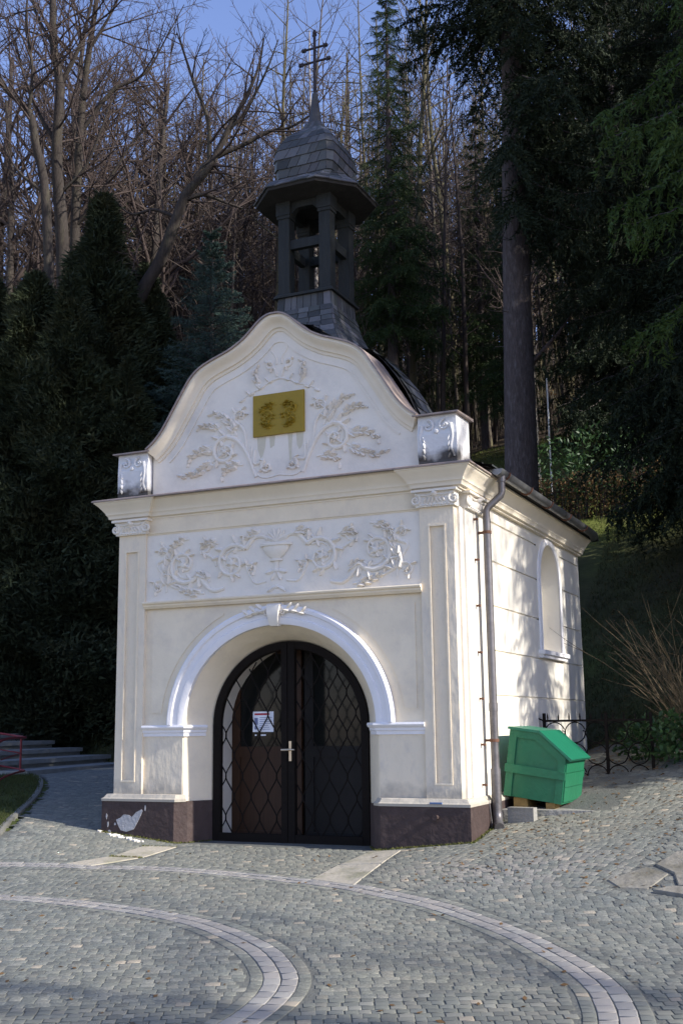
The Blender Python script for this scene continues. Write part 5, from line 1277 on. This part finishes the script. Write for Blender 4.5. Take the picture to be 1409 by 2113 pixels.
# shrubs: arching bare stems at the right edge
def bare_shrub(n, h, spread, lean, m='stem_tan'):
    out = []
    for i in range(n):
        a = tr.rand()*6.28; sp = spread*tr.rand()**.6; L = h*tr.uniform(.55, 1.1); d = unit(np.array([math.cos(a)*sp+lean[0], math.sin(a)*sp+lean[1], 1.0])); p = np.array([tr.normal(0, .12), tr.normal(0, .12), -.05]); P = [p]
        for k in range(8):
            d = unit(d+np.array([math.cos(a)*.05+lean[0]*.06, math.sin(a)*.05+lean[1]*.06, -.03])+tr.normal(0, .05, 3)); p = p+d*L/8; P.append(p)
        P = np.array(P); out.append((P, np.linspace(.008, .0025, 9), 4))
        for k in range(5):
            j = 2+int(tr.rand()*6); dd = unit(P[min(j+1, 8)]-P[j]+tr.normal(0, .35, 3)*.3); q = P[j]; l2 = L*tr.uniform(.12, .3)
            out.append((np.array([q, q+dd*l2*.5, q+dd*l2+np.array([0, 0, .02])]), np.array([.004, .003, .002]), 3))
    return [('stems', np_mesh('stems', *tubes(out), m))]
bs_ = [bare_shrub(30, 2.1, .5, (-.12, -.1)), bare_shrub(18, 1.5, .55, (-.1, -.1))]
tree_thing('bare_shrub', bs_[0], 'bare shrub of long tan stems at the right edge beyond the bin', 3.62, 3.95, 0, 1, None, 'shrub')
tree_thing('bare_shrub', bs_[1], 'shorter bare shrub on the bank left of the tall tan one', 3.45, 4.9, 1, 1, None, 'shrub')
tree_thing('bare_shrub', bs_[0], 'bare shrub cut by the right edge of the photo', 3.75, 3.4, 2, .9, None, 'shrub')
def leaf_bush(n, R_, H_, ln, wd, m, name='foliage'):
    u = tr.normal(size=(n, 3)); u /= np.linalg.norm(u, axis=1, keepdims=True); P = u*np.array([R_, R_, H_/2])*(.55+.45*tr.rand(n, 1)**.4); P[:, 2] += H_/2
    P += .12*R_*np.sin(P[:, [1, 2, 0]]*9/R_)
    D = u*.5+tr.normal(0, .6, (n, 3)); D /= np.linalg.norm(D, axis=1, keepdims=True)
    S_ = np.cross(D, tr.normal(size=(n, 3))); S_ /= np.linalg.norm(S_, axis=1, keepdims=True)+1e-9
    l_ = ln*tr.uniform(.6, 1.2, (n, 1)); V = np.stack([P, P+D*l_*.45+S_*wd, P+D*l_, P+D*l_*.45-S_*wd], 1)
    return np_mesh(name, V.reshape(-1, 3), np.arange(n*4).reshape(-1, 4), m)
stm = bare_shrub(10, 1.3, .5, (0, 0), 'twig')[0][1]
rh = [leaf_bush(900, .85, 1.9, .14, .022, 'leaf_rhodo') for _ in range(2)]
for i, (x, y, s, lab) in enumerate([(-.55, 14.3, 1.0, 'glossy green rhododendron behind the hedge just right of the thick trunk'), (.45, 14.35, 1.1, 'glossy green rhododendron in the middle behind the hedge'), (1.5, 13.9, .9, 'dim green rhododendron at the right end of the hedge')]):
    tree_thing('rhododendron', [('foliage', rh[i % 2]), ('stems', stm)], lab, x, y, i, s, 'rhododendrons behind the hedge', 'shrub')
low = leaf_bush(700, .38, .45, .07, .02, 'leaf_rhodo')
for i, (x, y, s, lab) in enumerate([(3.05, 3.55, 1.0, 'low green shrub at the foot of the bank beyond the fence'), (3.5, 3.05, 1.2, 'low mossy green shrub by the right edge above the setts')]):
    tree_thing('low_shrub', [('foliage', low)], lab, x, y, i*2, s, None, 'shrub')
# beech hedge that kept its brown leaves
n = 9000; hx = tr.uniform(-1.35, 4.2, n); P = np.stack([hx, tr.normal(0, .24, n)+14.0-.28*(hx+1.35)*.4, np.zeros(n)], 1); P[:, 2] = ground(P[:, 0], P[:, 1])+tr.uniform(.0, 1.05, n)+.08*np.sin(hx*4)
D = tr.normal(size=(n, 3)); D /= np.linalg.norm(D, axis=1, keepdims=True); S_ = np.cross(D, tr.normal(size=(n, 3))); S_ /= np.linalg.norm(S_, axis=1, keepdims=True)
V = np.stack([P, P+D*.035+S_*.018, P+D*.075, P+D*.035-S_*.018], 1); isg = tr.rand(n) < .18
hedge = thing('beech_hedge', 'clipped hedge with dry brown leaves on the lawn above the bank', 'hedge', (0, 0, 0))
hv = V[~isg]; link('brown_leaves', np_mesh('brown_leaves', hv.reshape(-1, 3), np.arange(len(hv)*4).reshape(-1, 4), 'leaf_brown'), hedge)
hv = V[isg]; link('green_leaves', np_mesh('green_leaves', hv.reshape(-1, 3), np.arange(len(hv)*4).reshape(-1, 4), 'leaf_rhodo'), hedge)
out = []
for i in range(260):
    x = tr.uniform(-1.35, 4.2); y = 14.0-.112*(x+1.35)+tr.normal(0, .15); z = G(x, y); out.append((np.array([[x, y, z-.1], [x+tr.normal(0, .06), y+tr.normal(0, .06), z+.5], [x+tr.normal(0, .14), y+tr.normal(0, .14), z+1.05]]), np.array([.012, .008, .003]), 3))
link('stems', np_mesh('stems', *tubes(out), 'twig'), hedge)
# ---------------------------------------------------------------- uncountable ground cover
def blades(x, y, ln, wd, cols, name, m='grass', label=None, up=.9, zo_=0.):
    n = len(x); P = np.stack([x, y, ground(x, y)+zo_], 1); D = np.stack([tr.normal(0, .45, n), tr.normal(0, .45, n), np.full(n, up)], 1); D /= np.linalg.norm(D, axis=1, keepdims=True)
    T = needle_tris(P, D, ln*tr.uniform(.5, 1.3, n), np.full(n, wd)); C = None
    if cols is not None: C = np.repeat(np.array(cols)[tr.randint(len(cols), size=n)]*tr.uniform(.7, 1.25, (n, 1)), 3, 0)
    return tag(link(name, np_mesh(name, T.reshape(-1, 3), np.arange(n*3).reshape(-1, 3), m, C)), label, kind='stuff')
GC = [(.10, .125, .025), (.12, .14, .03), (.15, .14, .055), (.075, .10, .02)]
x = tr.uniform(-9, -2.7, 60000); y = tr.uniform(-2, 4.3, 60000); k = inpoly(x, y, GRASSP); x, y = x[k], y[k]
blades(x, y, .05, .004, [(.05, .065, .014), (.065, .08, .02), (.08, .08, .03), (.04, .055, .012)], 'grass', label='short grass in the corner left of the chapel', zo_=.015)
x = tr.uniform(-6, 4, 60000); y = tr.uniform(11.2, 24, 60000); k = (y-foot(x) > 6.4)
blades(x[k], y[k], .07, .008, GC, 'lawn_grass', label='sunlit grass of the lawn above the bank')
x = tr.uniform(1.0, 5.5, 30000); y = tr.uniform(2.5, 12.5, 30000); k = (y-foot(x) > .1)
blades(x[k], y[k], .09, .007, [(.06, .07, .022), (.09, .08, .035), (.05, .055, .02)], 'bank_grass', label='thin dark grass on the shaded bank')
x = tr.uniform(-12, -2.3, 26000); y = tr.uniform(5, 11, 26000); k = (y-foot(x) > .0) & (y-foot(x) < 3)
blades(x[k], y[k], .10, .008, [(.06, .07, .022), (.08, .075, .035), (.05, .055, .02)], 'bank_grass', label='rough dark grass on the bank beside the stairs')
# moss in the joint along the plinth
mx_, my_ = [], []
for a, b, n in (((-2.06, 0), (-2.06, -.08), 60), ((-2.06, -.075), (-1.1, -.09), 420), ((-1.1, -.08), (-.9, .28), 150), ((.95, .2), (1.1, -.08), 120), ((1.1, -.085), (2.07, -.08), 700), ((2.06, -.08), (2.07, .9), 420), ((-1.0, -.28), (-1.27, -.45), 160), ((-1.24, -1.03), (-.93, -.94), 160)):
    t = tr.rand(n); mx_.append(a[0]+(b[0]-a[0])*t+tr.normal(0, .012, n)); my_.append(a[1]+(b[1]-a[1])*t+tr.normal(0, .012, n))
blades(np.concatenate(mx_), np.concatenate(my_), .022, .006, [(.12, .13, .03), (.16, .15, .045), (.09, .10, .03)], 'moss', label='moss in the joint at the foot of the plinth', up=.6)
# fallen plaster, dry leaves
fl_ = MB()
for i in range(46):
    t = rnd.random(); x = -1.88+.44*t+rnd.gauss(0, .03); y = -.10-.15*t-abs(rnd.gauss(0, .035)); s_ = rnd.uniform(.008, .026); z = G(x, y)+.002
    if i > 41: x, y = -2.06+rnd.gauss(0, .015), -.10+rnd.gauss(0, .01); z = G(x, y)+.004
    pts = [(x+s_*math.cos(a+rnd.gauss(0, .2))*rnd.uniform(.7, 1.3), y+s_*math.sin(a)*rnd.uniform(.7, 1.3)) for a in (0, 1.2, 2.4, 3.7, 5)]
    h_ = rnd.uniform(.006, .014); fl_.add([(a, b, z-.01) for a, b in pts]+[(a, b, z+h_) for a, b in pts], [tuple(range(5, 10))]+[(q, (q+1) % 5, 5+(q+1) % 5, 5+q) for q in range(5)])
tag(fl_.obj('plaster_debris', 'plaster_white'), 'crumbs of white plaster fallen below the bare patch on the plinth', kind='stuff')
n = 1100; x = np.concatenate([tr.uniform(-4, 5.5, 350), tr.uniform(2.1, 4.8, 750), tr.uniform(1.5, 5, 2600)]); y = np.concatenate([tr.uniform(-6, .0, 350), tr.uniform(-1.8, 2.6, 750), tr.uniform(2.6, 11, 2600)])
k = ~inpoly(x, y, CHAP); x, y = x[k], y[k]; n = len(x)
P = np.stack([x, y, ground(x, y)+np.where(y > 2.6, .035, .006)], 1); a = tr.rand(n)*6.28; l_ = tr.uniform(.012, .028, n)*np.where(y > 2.6, 1.6, 1)
D = np.stack([np.cos(a)*l_, np.sin(a)*l_, tr.normal(0, .004, n)], 1); S_ = np.stack([-np.sin(a)*l_*.5, np.cos(a)*l_*.5, np.abs(tr.normal(0, .004, n))], 1)
V = np.stack([P-D, P+S_, P+D, P-S_], 1); tag(link('fallen_leaves', np_mesh('fallen_leaves', V.reshape(-1, 3), np.arange(n*4).reshape(-1, 4), 'leaf_brown')), 'dry brown leaf bits scattered over the setts', kind='stuff')
# undergrowth of the wood: thin rods and saplings, a few keeping brown leaves
out = []; lv = []
for i in range(3600):
    Dd = 21+tr.rand()**1.3*34; hd = -24.5+tr.uniform(-18, 19); x = CAM[0]+math.sin(R(hd))*Dd; y = CAM[1]+math.cos(R(hd))*Dd
    if y-float(foot(x)) < (17.5 if x > -6.5 else 10): continue
    z = G(x, y); L = tr.uniform(1.2, 5.0); b = np.array([x, y, z-.1]); d = unit(np.array([tr.normal(0, .12), tr.normal(0, .12), 1])); P = [b]
    for k in range(4): d = unit(d+tr.normal(0, .09, 3)+np.array([0, 0, .05])); P.append(P[-1]+d*L/4)
    out.append((np.array(P), np.linspace(.016, .004, 5)*tr.uniform(.7, 1.4), 3))
    for k in range(6):
        j = 1+tr.randint(4); dd = unit(d+tr.normal(0, .55, 3)); q = P[j]; l2 = L*tr.uniform(.1, .28); out.append((np.array([q, q+dd*l2*.5, q+dd*l2+np.array([0, 0, .08*l2])]), np.array([.007, .005, .003]), 3))
        if i % 9 == 0 and Dd < 40:
            for m_ in range(5): lv.append(q+dd*l2*tr.rand()+tr.normal(0, .05, 3))
br = tag(link('undergrowth', np_mesh('undergrowth', *tubes(out), 'bark_forest')), 'thin rods and saplings of the undergrowth in the wood', kind='stuff')
lv = np.array(lv); n = len(lv); D = tr.normal(size=(n, 3)); D /= np.linalg.norm(D, axis=1, keepdims=True); S_ = np.cross(D, tr.normal(size=(n, 3))); S_ /= np.linalg.norm(S_, axis=1, keepdims=True)
V = np.stack([lv, lv+D*.05+S_*.025, lv+D*.10, lv+D*.05-S_*.025], 1); tag(link('dry_leaves', np_mesh('dry_leaves', V.reshape(-1, 3), np.arange(n*4).reshape(-1, 4), 'leaf_brown')), 'dry leaves still hanging in the undergrowth', kind='stuff')
